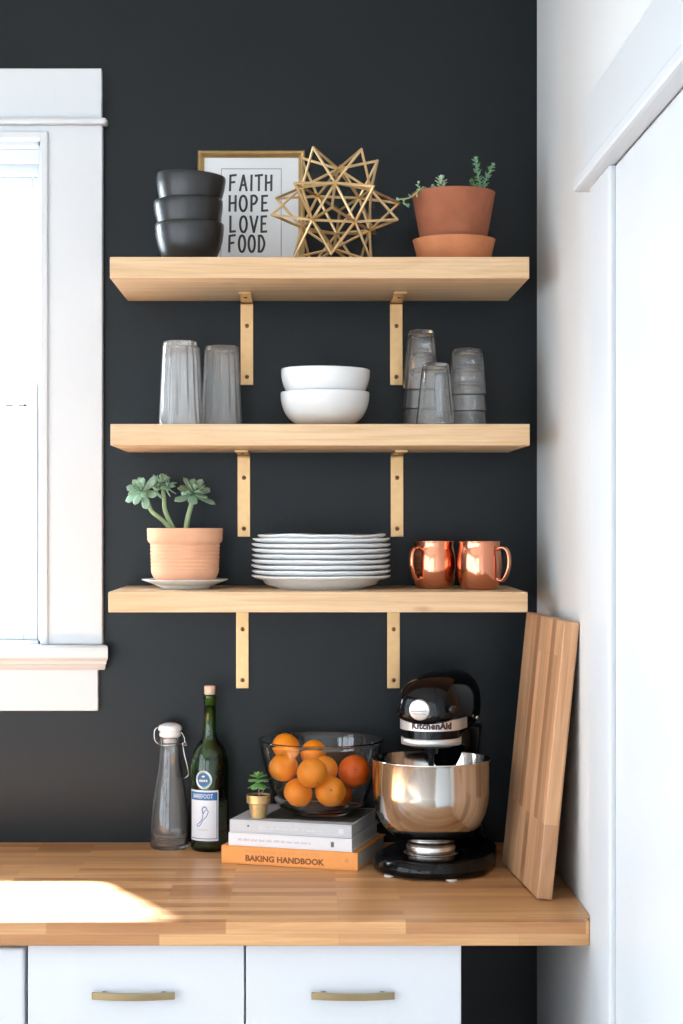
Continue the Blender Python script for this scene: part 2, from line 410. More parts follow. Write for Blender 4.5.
lk = obj('lift_groove', bm, M['dark_gap'], lo); lk['kind'] = 'structure'

# ------------------------------------------------------------------ door on the right wall
d = empty('door_1', (XR, (DY0 + DY1) / 2, 0), label='white door with white casing in the right wall', cat='door'); d['kind'] = 'structure'
oy = (DY0 + DY1) / 2
def dobj(name, bm, mat, bevel=0):
    for v in bm.verts: v.co -= Vector((XR, oy, 0))
    o = obj(name, bm, mat, d, bevel=bevel); o['kind'] = 'structure'; return o
bm = B()
box(bm, XR - .011, XR, -.835, -.735, 0, DZ + .02); box(bm, XR - .011, XR, DY1 - .215, DY1 - .115, 0, DZ + .02)
dobj('back_band', bm, M['trim'], .003)
bm = B()
box(bm, XR - .014, XR, DY0, -.835, 0, DZ); box(bm, XR - .014, XR, DY1 - .115, DY1, 0, DZ)
dobj('side_casing', bm, M['trim'], .004)
bm = B(); box(bm, XR - .018, XR, DY1 - .215, -.735, DZ + .024, DZ + .15); dobj('head_casing', bm, M['trim'], .003)
bm = B(); box(bm, XR - .034, XR, DY1 - .25, -.70, DZ, DZ + .024); dobj('head_bead', bm, M['trim'], .006)
bm = B(); box(bm, XR - .004, XR + .036, DY1 + .002, DY0 - .002, .004, DZ - .002); dp = dobj('door_panel', bm, M['trim'], .002)

# ------------------------------------------------------------------ counter and cabinets
CTH = .040; CF = -.729
bm = B()
pts = [(-2.2, -.002), (RW - .001, -.002), (RW - .001, -.728), (RW - .013, -.728), (RW - .013, CF), (-2.2, CF)]
pts = [(-2.2, -.002), (RW - .001, -.002), (RW - .001, -.700), (X(590, CF), -.700), (X(590, CF), CF), (-2.2, CF)]
lo_ = [bm.verts.new((x, y, CT - CTH)) for x, y in pts]; hi_ = [bm.verts.new((x, y, CT)) for x, y in pts]
bm.faces.new(hi_); bm.faces.new(list(reversed(lo_)))
for i in range(len(pts)): bm.faces.new((lo_[i], lo_[(i + 1) % len(pts)], hi_[(i + 1) % len(pts)], hi_[i]))
fix(bm)
tag(obj('countertop', bm, M['counter'], bevel=.002), 'long butcher block countertop of warm glued wood staves under the shelves', 'countertop')
def cabinet(x0, x1, label, drop=0, rnd=.0015, handle=None, yf=-.704, top_gap=.002):
    c = empty('base_cabinet', ((x0 + x1) / 2, -.35, 0), label=label, cat='cabinet', group='white base cabinets under the counter')
    off = Vector(((x0 + x1) / 2, -.35, 0))
    def co(name, bm, mat, par, **kw):
        for v in bm.verts: v.co -= off
        return obj(name, bm, mat, par, **kw)
    ct = CT - CTH - .0008
    bm = B(); box(bm, x0 + .001, x1 - .001, yf + .022, -.004, .09, ct); co('body', bm, M['white_cab'], c)
    bm = B(); box(bm, x0 + .001, x1 - .001, yf + .08, -.02, .0005, .0895); co('toe_kick', bm, M['white_cab'], c)
    g = .0015
    bm = B(); box(bm, x0 + g, x1 - g, yf, yf + .0215, ct - .175, ct - top_gap - drop); dr = co('drawer', bm, M['white_cab'], c, bevel=rnd, bseg=3)
    bm = B(); box(bm, x0 + g, x1 - g, yf, yf + .0215, .095, ct - .179); co('door', bm, M['white_cab'], c, bevel=.0015)
    if handle:
        hx0, hx1, hz = handle
        bm = B(); n = 17; ring = []
        for i in range(n):
            t_ = i / (n - 1); x = hx0 + (hx1 - hx0) * t_; b_ = .007 * (1 - (2 * t_ - 1) ** 2)
            y = yf - .018 - b_
            zz = hz - .0006 * (1 - (2 * t_ - 1) ** 2)
            ring.append([bm.verts.new(p) for p in ((x, y, zz - .0058), (x, y + .006, zz - .0058), (x, y + .006, zz + .0058), (x, y, zz + .0058))])
        for a, b in zip(ring, ring[1:]):
            for q in range(4): bm.faces.new((a[q], a[(q + 1) % 4], b[(q + 1) % 4], b[q]))
        bm.faces.new(ring[0]); bm.faces.new(list(reversed(ring[-1])))
        for hx in (hx0 + .02, hx1 - .02): box(bm, hx - .004, hx + .004, yf - .0195, yf, hz - .004, hz + .004)
        fix(bm); co('handle', bm, M['handle'], dr, bevel=.0008)
    return c
yd = -.704
c0, c1, c2 = X(27, yd), X(245, yd), X(462, yd)
hz = Z(996.5, yd - .02)
cabinet(c0 - .62, c0 - .004, 'white cabinet front with rounded corner at far left, past a dark gap', drop=.009, rnd=.006, yf=-.696)
cabinet(c0, c1, 'white base cabinet with brass bar handle below the carafe and wine bottle', handle=(X(91, -.73), X(174.5, -.73), hz))
cabinet(c1, c2, 'white base cabinet with brass bar handle below the stand mixer', handle=(X(311.5, -.73), X(395, -.73), hz))

# ------------------------------------------------------------------ shelves and brackets
SX0, SX1 = -.363, .4295
for i, (zt, th, nm, dx) in enumerate(((S1, .0407, 'top oak shelf, carrying the black bowls and the framed print', 0), (S2, .0407, 'middle oak shelf, carrying the drinking glasses and white bowls', .001), (S3, .0384, 'bottom oak shelf, carrying the plates and copper mugs', -.003))):
    bm = B(); cxm = (SX0 + SX1) / 2 + dx
    box(bm, -(SX1 - SX0) / 2, (SX1 - SX0) / 2, -SHD, -.0005, -th, 0)
    ms = M['shelf'].copy() if i else M['shelf']
    if i:
        for nd in ms.node_tree.nodes:
            if nd.type == 'MAPPING': nd.inputs['Location'].default_value = (i * 3.3, i * 1.7, 0)
    o = obj('wall_shelf', bm, ms, bevel=.0012); o.location = (cxm, 0, zt)
    tag(o, nm, 'shelf', 'oak shelves on the black wall')
def bracket_proto():
    r = empty('shelf_bracket', (0, 0, 0))
    wd = .0262; t = .005
    bm = B()
    # L of flat bar: origin at wall, underside of the shelf
    prof = [(-.158, 0), (-.158, -t), (-t - .006, -t), (-t - .0015, -t - .0015), (-t, -t - .006), (-t, -.175), (0, -.175), (0, 0)]
    a = [bm.verts.new((-wd / 2, y, z)) for y, z in prof]; b = [bm.verts.new((wd / 2, y, z)) for y, z in prof]
    for i in range(len(prof)):
        j = (i + 1) % len(prof); bm.faces.new((a[i], a[j], b[j], b[i]))
    bm.faces.new(list(reversed(a))); bm.faces.new(b); fix(bm)
    obj('plate', bm, M['brass'], r, bevel=.0008)
    def screw(loc, rx):
        bm = B(); lathe(bm, [(0, .0016), (.0026, .0014), (.0044, .0003), (.0046, 0), (0, 0)], 20); fix(bm)
        s_ = obj('screw', bm, M['dark_brass'], r, smooth=True); s_.location = loc; s_.rotation_euler = (rx, 0, 0)
        bm = B(); box(bm, -.0032, .0032, -.0005, .0005, .0012, .0019); box(bm, -.0005, .0005, -.0032, .0032, .0012, .0019)
        obj('slot', bm, M['black_plastic'], s_)
    screw((0, -t, -.052), PI / 2); screw((0, -t, -.158), PI / 2); screw((0, -.10, -t), PI)
    return r
br = bracket_proto()
spots = [(247, S1 - .0407, 'brass bracket under the top shelf, the left one beside tall glasses'), (396.3, S1 - .0407, 'brass bracket under the top shelf, the right one by stacked tumblers'),
         (244, S2 - .0407, 'brass bracket under the middle shelf, left one near the succulent'), (397, S2 - .0407, 'brass bracket under the middle shelf, right one above the copper mugs'),
         (242.5, S3 - .0384, 'brass bracket under the bottom shelf, left one above the books'), (393.5, S3 - .0384, 'brass bracket under the bottom shelf, right one above the mixer')]
for i, (px, z, lb) in enumerate(spots):
    o = br if i == 0 else copy_tree(br)
    o.location = (X(px, 0), -.0006, z - .0004); tag(o, lb, 'bracket', 'brass shelf brackets')

# ------------------------------------------------------------------ crockery helpers
def shell(outer, th, foot=True):
    """closed profile of an open vessel from the outer (r,z) profile going up, starting on the axis"""
    inner = []
    n = len(outer)
    for i in range(n - 1, -1, -1):
        r, z = outer[i]
        inner.append((max(r - th, 0) if i > 0 else 0, z if i == n - 1 else z + th * (1 if i <= 1 else .4)))
    return outer + inner
def arc(p0, p1, p2, n=8):
    """quadratic curve in (r,z)"""
    out = []
    for i in range(n + 1):
        t_ = i / n; out.append(((1 - t_) ** 2 * p0[0] + 2 * t_ * (1 - t_) * p1[0] + t_ ** 2 * p2[0], (1 - t_) ** 2 * p0[1] + 2 * t_ * (1 - t_) * p1[1] + t_ ** 2 * p2[1]))
    return out
def bowl_bm(R, H, foot, th=.004, bulge=.9, lip=0):
    p = [(0, .002), (foot - .006, .002), (foot - .004, 0), (foot, 0), (foot, .005)]
    cv = ((foot + .001, .006), (R * bulge, H * .10), (R - .0006, H * .78))
    p += arc(*cv, 12)
    p += [(R, H * .90), (R - lip, H - .002), (R - lip - .001, H)]
    q = [(R - lip - th + .001, H), (R - lip - th, H - .002), (R - th, H * .90)]
    q += [(r - th, z + th * .5) for r, z in reversed(arc(*cv, 12))]
    q += [(foot - .006, .009), (0, .009)]
    bm = B(); lathe(bm, p + q, 72); return fix(bm)

# ------------------------------------------------------------------ top shelf: black bowls
yb = -.20
bx = X(189.5, yb)
bm0 = bowl_bm(.068, .084, .034, th=.0032, bulge=.87)
b0 = obj('bowl', bm0, M['matte_black'], smooth=True)
lbls = ['black bowl at the bottom of the stack of three', 'black bowl in the middle of the stack of three', 'black bowl on top of the stack, tilted down to the right']
zz = [S1 + .0005, S1 + .0465, S1 + .0962]
tl = [(0, 0, 0), (0, math.radians(-1.2), 0), (math.radians(.5), math.radians(3.6), 0)]
for i in range(3):
    o = b0 if i == 0 else copy_tree(b0)
    o.location = (bx - .0008 * i, yb, zz[i]); o.rotation_euler = tl[i]
    tag(o, lbls[i], 'bowl', 'black bowls stacked on the top shelf')

# ------------------------------------------------------------------ framed print
fw, fh, ft = .2215, .266, .014
yfr = -.052; lean = math.radians(-8.2)
fx = X(251, yfr)
fr = empty('framed_print', (fx, yfr, S1 + .0022), rot=(lean, 0, 0), label='gold framed hand lettered print leaning on the wall behind the metal star', cat='picture')
fwd = .0135
bm = B()
# mitred frame with a sloping face
prof = [(0, 0), (0, -ft), (.003, -ft - .003), (fwd * .55, -ft), (fwd - .002, -ft + .005), (fwd, -ft + .008), (fwd, 0)]
corners = [(-fw / 2, 0, 1, 1), (fw / 2, 0, -1, 1), (fw / 2, fh, -1, -1), (-fw / 2, fh, 1, -1)]
rg = [[bm.verts.new((cx + sx * u, v, cz + sz * u)) for u, v in prof] for cx, cz, sx, sz in corners]
for i in range(4):
    a, b = rg[i], rg[(i + 1) % 4]
    for q in range(len(prof)):
        q2 = (q + 1) % len(prof); bm.faces.new((a[q], a[q2], b[q2], b[q]))
fix(bm); obj('frame', bm, M['gold_frame'], fr, bevel=.0006)
bm = B(); box(bm, -fw / 2 + fwd * .9, fw / 2 - fwd * .9, -.006, -.002, fwd * .9, fh - fwd * .9)
pr = obj('print', bm, M['paper'], fr)
# thin ruled border and brushed letters
PS = S(-.07)
def pxz(px, py): return ((px - 251) / PS, fh - (py - 149.5) / PS)
bm = B(); t = .0008
x0, z1 = pxz(220.5, 167.5); x1, z0 = pxz(281.5, 268)
for a in ((x0, x1, z1 - t, z1), (x0, x0 + t, z0, z1), (x1 - t, x1, z0, z1), (x0, x1, z0, z0 + t)): box(bm, a[0], a[1], -.0068, -.006, a[2], a[3])
obj('border_line', bm, M['ink'], pr)
G = {'F': [[(0, 0), (.05, 1)], [(.0, .97), (.85, 1.02)], [(.05, .52), (.65, .56)]],
     'A': [[(0, 0), (.5, 1)], [(.5, 1), (.95, 0)], [(.15, .36), (.85, .36)]],
     'I': [[(.25, 0), (.3, 1)]],
     'T': [[(.5, 0), (.52, 1)], [(0, .97), (1, 1.02)]],
     'H': [[(.08, 0), (.1, 1)], [(.85, 0), (.88, 1)], [(.1, .5), (.86, .54)]],
     'O': [[(.45 + .45 * math.sin(a * PI / 6), .5 + .5 * math.cos(a * PI / 6)) for a in range(13)]],
     'P': [[(.1, 0), (.1, 1)], [(.05, .98), (.55, 1), (.82, .78), (.55, .5), (.1, .45)]],
     'E': [[(.08, 0), (.1, 1)], [(.1, .98), (.75, 1.0)], [(.1, .52), (.62, .54)], [(.08, .02), (.78, .04)]],
     'L': [[(.08, 1), (.08, .02)], [(.06, .02), (.75, .05)]],
     'V': [[(0, 1), (.45, 0)], [(.45, 0), (.95, 1)]],
     'D': [[(.08, 0), (.1, 1)], [(.0, .97), (.5, .95), (.88, .5), (.5, .05), (.0, .02)]]}
def stroke(bm, pts, r):
    pts = smooth_path([(x, -.0063, z) for x, z in pts], 3) if len(pts) > 2 else [Vector((x, -.0063, z)) for x, z in pts]
    for a, b in zip(pts, pts[1:]):
        dr_ = (b - a); n = Vector((dr_.z, 0, -dr_.x)).normalized() * r; e = dr_.normalized() * r * .6
        q = [a - e + n, b + e + n, b + e - n, a - e - n]
        v = [bm.verts.new(p) for p in q] + [bm.verts.new(p + Vector((0, -.0004, 0))) for p in q]
        bm.faces.new(v[4:]); bm.faces.new(list(reversed(v[:4])))
        for i in range(4): bm.faces.new((v[i], v[(i + 1) % 4], v[4 + (i + 1) % 4], v[4 + i]))
for word, xa, xb, yt, ybm in (('FAITH', 229.5, 273, 174.5, 190.5), ('HOPE', 228.5, 270, 196, 212), ('LOVE', 229.5, 269, 217.5, 234), ('FOOD', 229, 266, 237.5, 254.5)):
    bm = B(); wds = [.42 if c == 'I' else 1 for c in word]; tot = sum(wds) + .28 * (len(word) - 1)
    xl, zt = pxz(xa, yt); xr, zb = pxz(xb, ybm); u = (xr - xl) / tot; cur = xl
    for c, wdt in zip(word, wds):
        for st in G[c]:
            sc_ = (lambda q: (cur + q[0] * u * (.9 if wdt == 1 else .42 / .6), zb + q[1] * (zt - zb)))
            stroke(bm, [sc_(q) for q in st], .0023)
        cur += u * (wdt + .28)
    fix(bm); obj('lettering', bm, M['ink'], pr)

# ------------------------------------------------------------------ geometric star (rods on a stellated icosahedron)
ph = (1 + 5 ** .5) / 2
V0 = [Vector(v) for v in [(-1, ph, 0), (1, ph, 0), (-1, -ph, 0), (1, -ph, 0), (0, -1, ph), (0, 1, ph), (0, -1, -ph), (0, 1, -ph), (ph, 0, -1), (ph, 0, 1), (-ph, 0, -1), (-ph, 0, 1)]]
edges = [(i, j) for i in range(12) for j in range(i + 1, 12) if abs((V0[i] - V0[j]).length - 2) < .01]
es = set(edges)
faces = [(i, j, k) for i in range(12) for j in range(i + 1, 12) for k in range(j + 1, 12) if (i, j) in es and (j, k) in es and (i, k) in es]
ys = -.222; SS = S(ys); edge = 42.3 / SS; kk = edge / 2
f0 = faces[0]; cn = (V0[f0[0]] + V0[f0[1]] + V0[f0[2]]).normalized()
upv = (V0[f0[0]] - V0[f0[0]].dot(cn) * cn).normalized()
# basis: face normal -> towards camera (0,-1,0), first vertex -> up
A = Matrix((upv.cross(cn), cn, upv)).transposed()       # local columns: x, y, z
T = Matrix((Vector((1, 0, 0)), Vector((0, -1, 0)), Vector((0, 0, 1)))).transposed()
R0 = T @ A.transposed()
if R0.determinant() < 0:
    A = Matrix((-upv.cross(cn), cn, upv)).transposed(); R0 = T @ A.transposed()
tw = Euler((math.radians(9), math.radians(3), math.radians(-4)), 'XYZ').to_matrix()
VV = [tw @ R0 @ v * kk for v in V0]
tips = []
for f in faces:
    c = (VV[f[0]] + VV[f[1]] + VV[f[2]]) / 3; tips.append(c + c.normalized() * edge * .8165)
zmin = min(t.z for t in tips)
st = empty('geometric_star', (X(336, ys), ys, S1), label='large brass star sculpture of thin rods in front of the print', cat='sculpture')
lift = Vector((0, 0, -zmin + .0040))
rr = .0028
bm = B()
for i, j in edges: tube(bm, [VV[i] + lift, VV[j] + lift], rr, 6)
obj('core_rods', bm, M['gold'], st, auto=35)
for f, tp in zip(faces, tips):
    bm = B()
    for i in f: tube(bm, [VV[i] + lift, tp + lift], rr, 6)
    bmesh.ops.create_icosphere(bm, subdivisions=1, radius=rr * 1.15, matrix=Matrix.Translation(tp + lift))
    obj('spike', bm, M['gold'], st, auto=35)

# ------------------------------------------------------------------ terracotta pot in a deep saucer with sedum sprigs
yp = -.20; sp = S(yp); px0 = X(453.5, yp)
sau = B()
hs = .0525
lathe(sau, [(0, 0), (.066, 0), (.069, .003), (.080, hs - .004), (.0815, hs), (.0765, hs), (.073, hs - .006), (.062, .010), (0, .010)], 72); fix(sau)
o = obj('plant_saucer', sau, M['terra_light'], smooth=False, auto=40); o.location = (px0 + .001, yp, S1 + .0005)
tag(o, 'deep light terracotta saucer under the dark terracotta pot on the top shelf', 'saucer')
pot = empty('potted_succulent', (px0, yp, S1 + .0115), label='dark terracotta pot of trailing sedum at the right end of the top shelf', cat='potted plant')
ph_ = (266 - 191.5) / sp - .013
bm = B(); lathe(bm, [(0, 0), (.055, 0), (.058, .003), (.0815, ph_ - .003), (.0822, ph_), (.0765, ph_), (.0745, ph_ - .006), (.072, ph_ - .02), (0, ph_ - .02)], 72); fix(bm)
obj('pot', bm, M['terra'], pot, auto=40)
bm = B(); lathe(bm, [(0, ph_ - .010), (.03, ph_ - .011), (.0725, ph_ - .013), (.071, ph_ - .019), (0, ph_ - .019)], 40, mod=lambda i, a, r, z: r); fix(bm)
obj('soil', bm, M['soil'], pot, smooth=True)
def leaf(bm, base, direction, normal, L, W, th, curl=.15, nseg=6):
    """a fat spoon leaf"""
    d_ = Vector(direction).normalized(); n_ = Vector(normal); n_ = (n_ - n_.dot(d_) * d_)
    if n_.length < 1e-4: n_ = d_.orthogonal()
    n_.normalize(); s_ = d_.cross(n_).normalized(); base = Vector(base)
    rings = []
    for i in range(nseg + 1):
        t_ = i / nseg
        wd = W * (.28 + .72 * math.sin(min(1, t_ ** .9 * 1.02) * PI * .72) ** 1.2) * (1 if t_ < .8 else math.sqrt(max(0, 1 - ((t_ - .8) / .2) ** 2)) * .97 + .03)
        c = base + d_ * L * t_ + n_ * (curl * L * t_ * t_)
        tt = th * (1 - .45 * t_)
        rings.append([bm.verts.new(c + s_ * wd / 2 * math.cos(a) + n_ * (tt / 2 * math.sin(a) + curl * .6 * wd * math.cos(a) ** 2)) for a in [2 * PI * q / 8 for q in range(8)]])
    for a, b in zip(rings, rings[1:]):
        for q in range(8): bm.faces.new((a[q], a[(q + 1) % 8], b[(q + 1) % 8], b[q]))
    bm.faces.new(list(reversed(rings[0]))); bm.faces.new(rings[-1])
def sprig(parent, path, rad, mat, stemmat, L=.008, dens=.0028, grow=None, W=.005):
    path = smooth_path(path, 8); bm = B(); tube(bm, path, rad, 7)
    s_ = obj('sprig', bm, stemmat, parent, smooth=True)
    bm = B(); acc = 0; a = 0
    for p, q in zip(path, path[1:]):
        d_ = q - p; acc += d_.length
        while acc > dens:
            acc -= dens; a += 2.4
            t_ = d_.normalized(); o1 = t_.orthogonal().normalized(); o2 = t_.cross(o1)
            rad_dir = o1 * math.cos(a) + o2 * math.sin(a)
            leaf(bm, p + rad_dir * rad * .5, rad_dir + t_ * .45, t_, L * random.uniform(.8, 1.1), W, .0028, .1, 4)
    t_ = (path[-1] - path[-2]).normalized(); o1 = t_.orthogonal().normalized(); o2 = t_.cross(o1)
    for k_ in range(9):
        a += 2.4; rd = o1 * math.cos(a) + o2 * math.sin(a)
        leaf(bm, path[-1], rd * (.25 + .09 * k_) + t_ * 1.0, rd * -1, L * .8, W * .9, .0026, .1, 4)
    fix(bm); obj('leaves', bm, mat, s_, smooth=True)
    return s_
def L_(px, py, dy=0):   # pixel -> pot local (at depth yp+dy)
    y = yp + dy; return (X(px, y) - px0, dy, Z(py, y) - (S1 + .0115))
sz_ = ph_ - .014
sprig(pot, [(.060, 0, sz_), L_(478.5, 178, 0), L_(476, 160, 0)], .0012, M['leaf_mint'], M['stem_green'], L=.0095, dens=.0019)
sprig(pot, [(.0615, .004, sz_), L_(485, 182, .004), L_(492.5, 166, .004)], .0012, M['leaf_mint'], M['stem_green'], L=.0085, dens=.0021)
sprig(pot, [(.050, .01, sz_), L_(474, 184, .01), L_(473, 182, .01)], .0012, M['leaf_bright'], M['stem_green'], L=.010, dens=.002)
sprig(pot, [(-.022, -.045, sz_), L_(441.5, 186, -.045), L_(441.5, 180, -.045)], .0016, M['leaf_pale'], M['stem_green'], L=.013, dens=.0012, W=.0065)
sprig(pot, [(-.024, -.045, sz_), L_(434, 188, -.045), L_(433, 186, -.045)], .0010, M['leaf_pale'], M['stem_green'], L=.005, dens=.002)
sprig(pot, [(-.045, -.03, sz_), (-.060, -.045, ph_ + .004), L_(411, 197, -.055), L_(403, 199, -.06), L_(399, 199, -.06)], .0016, M['leaf_pale'], M['stem_green'], L=.0075, dens=.011, W=.005)
s_ = sprig(pot, [L_(404, 199, -.06), L_(404, 204, -.06), L_(406, 205, -.06)], .001, M['leaf_mint'], M['stem_green'], L=.009, dens=.005)
s_ = sprig(pot, [(-.048, -.04, sz_), L_(419, 188, -.05), L_(418.5, 183, -.05)], .001, M['leaf_pale'], M['stem_green'], L=.005, dens=.006, W=.004)

# ------------------------------------------------------------------ middle shelf: glasses
def tumbler_bm(rb, rt, H, th=.0022, base=.010, flutes=10, amp=.0007):
    """standing upside down: rim (radius rt) on z=0, base up"""
    ro = lambda z: rt + (rb - rt) * z / H
    p = [(rt, .0005)] + [(ro(H * k), H * k) for k in (.03, .2, .4, .6, .8, .93)] + [(rb - .001, H - .002), (rb - .004, H), (rb - .009, H - .001), (rb - .012, H - .003), (0, H - .003)]
    q = [(0, H - base), (rb - .010, H - base), (ro(H - base - .005) - th - .0008, H - base - .005)] + [(ro(H * k) - th, H * k) for k in (.8, .6, .4, .2, .05)] + [(rt - th * .7, 0)]
    npq = len(p)
    def mod(i, a, r, z):
        if i >= npq + 2 and .1 * H < z: return r - amp * abs(math.cos(flutes * a / 2))
        return r
    bm = B(); lathe(bm, p + q, 192, mod=mod, close=True)
    return fix(bm)
Gt = S2 + .0006
tall = obj('drinking_glass', tumbler_bm(.0338, .0418, .168, th=.0042, amp=.0030, flutes=14), M['glass_glare_tall'], smooth=True)
gl = [(180, -.215, 'tall clear glass upside down at the far left of the middle shelf, in front'), (183.5, -.105, 'tall clear glass upside down, half hidden behind the leftmost tall glass'), (221.5, -.125, 'tall clear glass upside down next to the left bracket of the top shelf')]
for i, (px, y, lb) in enumerate(gl):
    o = tall if i == 0 else copy_tree(tall)
    o.location = (X(px, y), y, Gt); tag(o, lb, 'glass', 'tall glasses upside down on the middle shelf')
tb = tumbler_bm(.0255, .0385, .122, base=.008, th=.0020, amp=.0008, flutes=12)
tum = obj('drinking_glass', tb, M['glass_glare_tumbler'], smooth=True)
sp2 = [(421.5, -.13, 0, 'small tapered tumbler, lowest of the taller upturned stack at right'), (421.5, -.13, 1, 'small tapered tumbler, middle one of the taller upturned stack at right'), (421.5, -.13, 2, 'small tapered tumbler, topmost of the taller upturned stack at right'), (435.5, -.255, 0, 'single tapered tumbler upside down in front of the two glass stacks')]
for i, (px, y, lv, lb) in enumerate(sp2):
    o = tum if i == 0 else copy_tree(tum)
    o.location = (X(px, y), y, Gt + lv * .0385); o.rotation_euler = (0, 0, i * .2); tag(o, lb, 'glass', 'small tumblers upside down on the middle shelf')
wide = obj('drinking_glass', tumbler_bm(.0305, .0385, .094, base=.007, th=.0017, flutes=12, amp=.0004), M['glass_glare_tumbler'], smooth=True)
for i, lb in enumerate(['wide tumbler at the bottom of the right hand stack of glasses', 'wide tumbler in the middle of the right hand stack of glasses', 'wide tumbler on top of the right hand stack of glasses']):
    o = wide if i == 0 else copy_tree(wide)
    o.location = (X(467.5, -.15), -.15, Gt + i * .0330); o.rotation_euler = (0, 0, i * .3); tag(o, lb, 'glass', 'wide tumblers upside down on the middle shelf')
# white bowls
wb = obj('bowl', bowl_bm(.0885, .0725, .036, th=.0036, bulge=.9, lip=0), M['white_ceramic'], smooth=True)
for i, lb in enumerate(['lower white bowl of the two on the middle shelf', 'upper white bowl nested in the other on the middle shelf']):
    o = wb if i == 0 else copy_tree(wb)
    o.location = (X(325, -.16), -.16, S2 + .0005 + i * .0455); o.rotation_euler = (0, math.radians(.8) * i, 0)
    tag(o, lb, 'bowl', 'white bowls on the middle shelf')

# ------------------------------------------------------------------ bottom shelf: plant, plates, mugs
yq = -.17; sq = S(yq); qx = X(185, yq)
bm = B(); lathe(bm, [(0, .002), (.044, .002), (.046, 0), (.049, 0), (.050, .003), (.066, .010), (.084, .0165), (.0862, .0185), (.084, .0190), (.064, .0135), (.048, .0075), (0, .007)], 72); fix(bm)
o = obj('small_plate', bm, M['white_ceramic'], smooth=True); o.location = (qx, yq, S3 + .0005)
tag(o, 'small white plate under the ribbed pot on the bottom shelf', 'plate')
rp = empty('potted_succulent', (qx, yq, S3 + .0094), label='pale ribbed terracotta pot with branching rosette succulent on the bottom shelf', cat='potted plant')
hp = (584 - 527) / sq - .0085 + .006
R1, R2 = .0745, .0695
prof = [(0, .0), (.050, 0), (.053, .003), (.063, .014), (.0665, .022), (.0672, .026)]
for i in range(8):
    z = .030 + i * .0075; r = .0672 + (z - .026) * .035
    prof += [(r, z), (r + .0006, z + .0012), (r - .0008, z + .0040), (r, z + .0055)]
zt_ = hp - .028
prof = [p for p in prof if p[1] < zt_ - .003] + [(.0700, zt_ - .002), (R1 - .001, zt_ + .002), (R1, zt_ + .005), (R1 + .0008, hp - .002), (R1, hp), (R1 - .0055, hp), (R1 - .007, hp - .004), (R1 - .009, hp - .015), (0, hp - .015)]
bm = B(); lathe(bm, prof, 80); fix(bm); obj('pot', bm, M['terra_pale'], rp, auto=50)
bm = B(); lathe(bm, [(0, hp - .007), (.05, hp - .008), (.0665, hp - .010), (.064, hp - .0145), (0, hp - .0145)], 40); fix(bm); obj('soil', bm, M['soil'], rp, smooth=True)
def Q(px, py, dy=0): y = yq + dy; return Vector((X(px, y) - qx, dy, Z(py, y) - (S3 + .0085)))
def rosette(parent, path, rad, heads):
    path = smooth_path(path, 7); bm = B()
    tube(bm, path, rad, 9, radii=[rad * (1.15 - .3 * i / len(path)) for i in range(len(path))])
    s_ = obj('branch', bm, M['stem_green'], parent, smooth=True)
    bm = B()
    for (c, ax, L, n, seed) in heads:
        random.seed(seed); ax = Vector(ax).normalized(); o1 = ax.orthogonal().normalized(); o2 = ax.cross(o1)
        for k_ in range(n):
            a = k_ * 2.39996 + seed; f = k_ / n; el = -.35 + 1.45 * f ** 1.1
            rd = o1 * math.cos(a) + o2 * math.sin(a)
            dr_ = rd * math.cos(el) + ax * math.sin(el)
            ln = L * (1.08 - .68 * f) * random.uniform(.85, 1.12)
            leaf(bm, Vector(c) + ax * (-.005 + .010 * f), dr_, ax, ln, ln * .46, .0036, .12 + .1 * f, 7)
    fix(bm); obj('leaves', bm, M['leaf'], s_, smooth=True)
z0 = hp - .010
rosette(rp, [(-.022, -.01, z0), Q(163, 521, -.01), Q(152, 512, -.02), Q(147, 500, -.02), Q(144.5, 493, -.02)], .0042, [(Q(142.5, 491, -.02), (-.38, -.75, .5), .040, 19, 1), (Q(157, 490, -.012), (.3, .3, .5), .028, 6, 4)])
rosette(rp, [(-.018, -.005, z0), Q(165.5, 512, 0), Q(164, 498, 0), Q(162.5, 484, 0)], .0043, [(Q(162, 483, 0), (.1, -.15, 1), .032, 14, 2), (Q(168, 488, .0), (.75, .1, .45), .027, 9, 7)])
rosette(rp, [(.002, -.008, z0), Q(187.5, 520, -.008), Q(190.5, 508, -.008), Q(193.5, 496, -.008)], .0050, [(Q(194.5, 493, -.008), (.25, -.45, .85), .045, 19, 3), (Q(190, 497, -.008), (-.9, -.2, .1), .032, 5, 9)])
# plates
def plate_bm(R, foot, H, seed, wav=.0006, well=.0055):
    random.seed(seed); p1, p2 = random.uniform(0, 6), random.uniform(0, 6)
    prof = [(0, .0025), (foot - .008, .0025), (foot - .006, 0), (foot, 0), (foot + .001, .003), (foot + .022, .0055 + (H - .0165) * .3), (R - .022, H - .0090), (R - .007, H - .0058), (R - .001, H - .0022), (R, H), (R - .002, H + .0006), (R - .014, H - .0005), (foot + .020, well + .006), (foot, well + .0007), (0, well)]
    bm = B(); lathe(bm, prof, 96)
    for v in bm.verts:
        r = v.co.xy.length; a = math.atan2(v.co.y, v.co.x)
        if r > foot + .03: v.co.z += wav * math.sin(3 * a + p1) * (r - foot) / (R - foot) + wav * .6 * math.sin(8 * a + p2)
    return fix(bm)
ypl = -.165; plx = X(321, ypl)
PR = [(.1385, .0), (.1385, .0), (.1385, .0), (.1378, .0), (.1378, 0), (.1388, 0), (.1388, 0), (.1372, 0), (.1275, 0)]
tops = [571, 566, 559.5, 554, 548.5, 543.6, 539, 534.8, 531.5]   # pixel rows of the rims, from the bottom plate up
zr = S3 + .0005; Hb = .0175
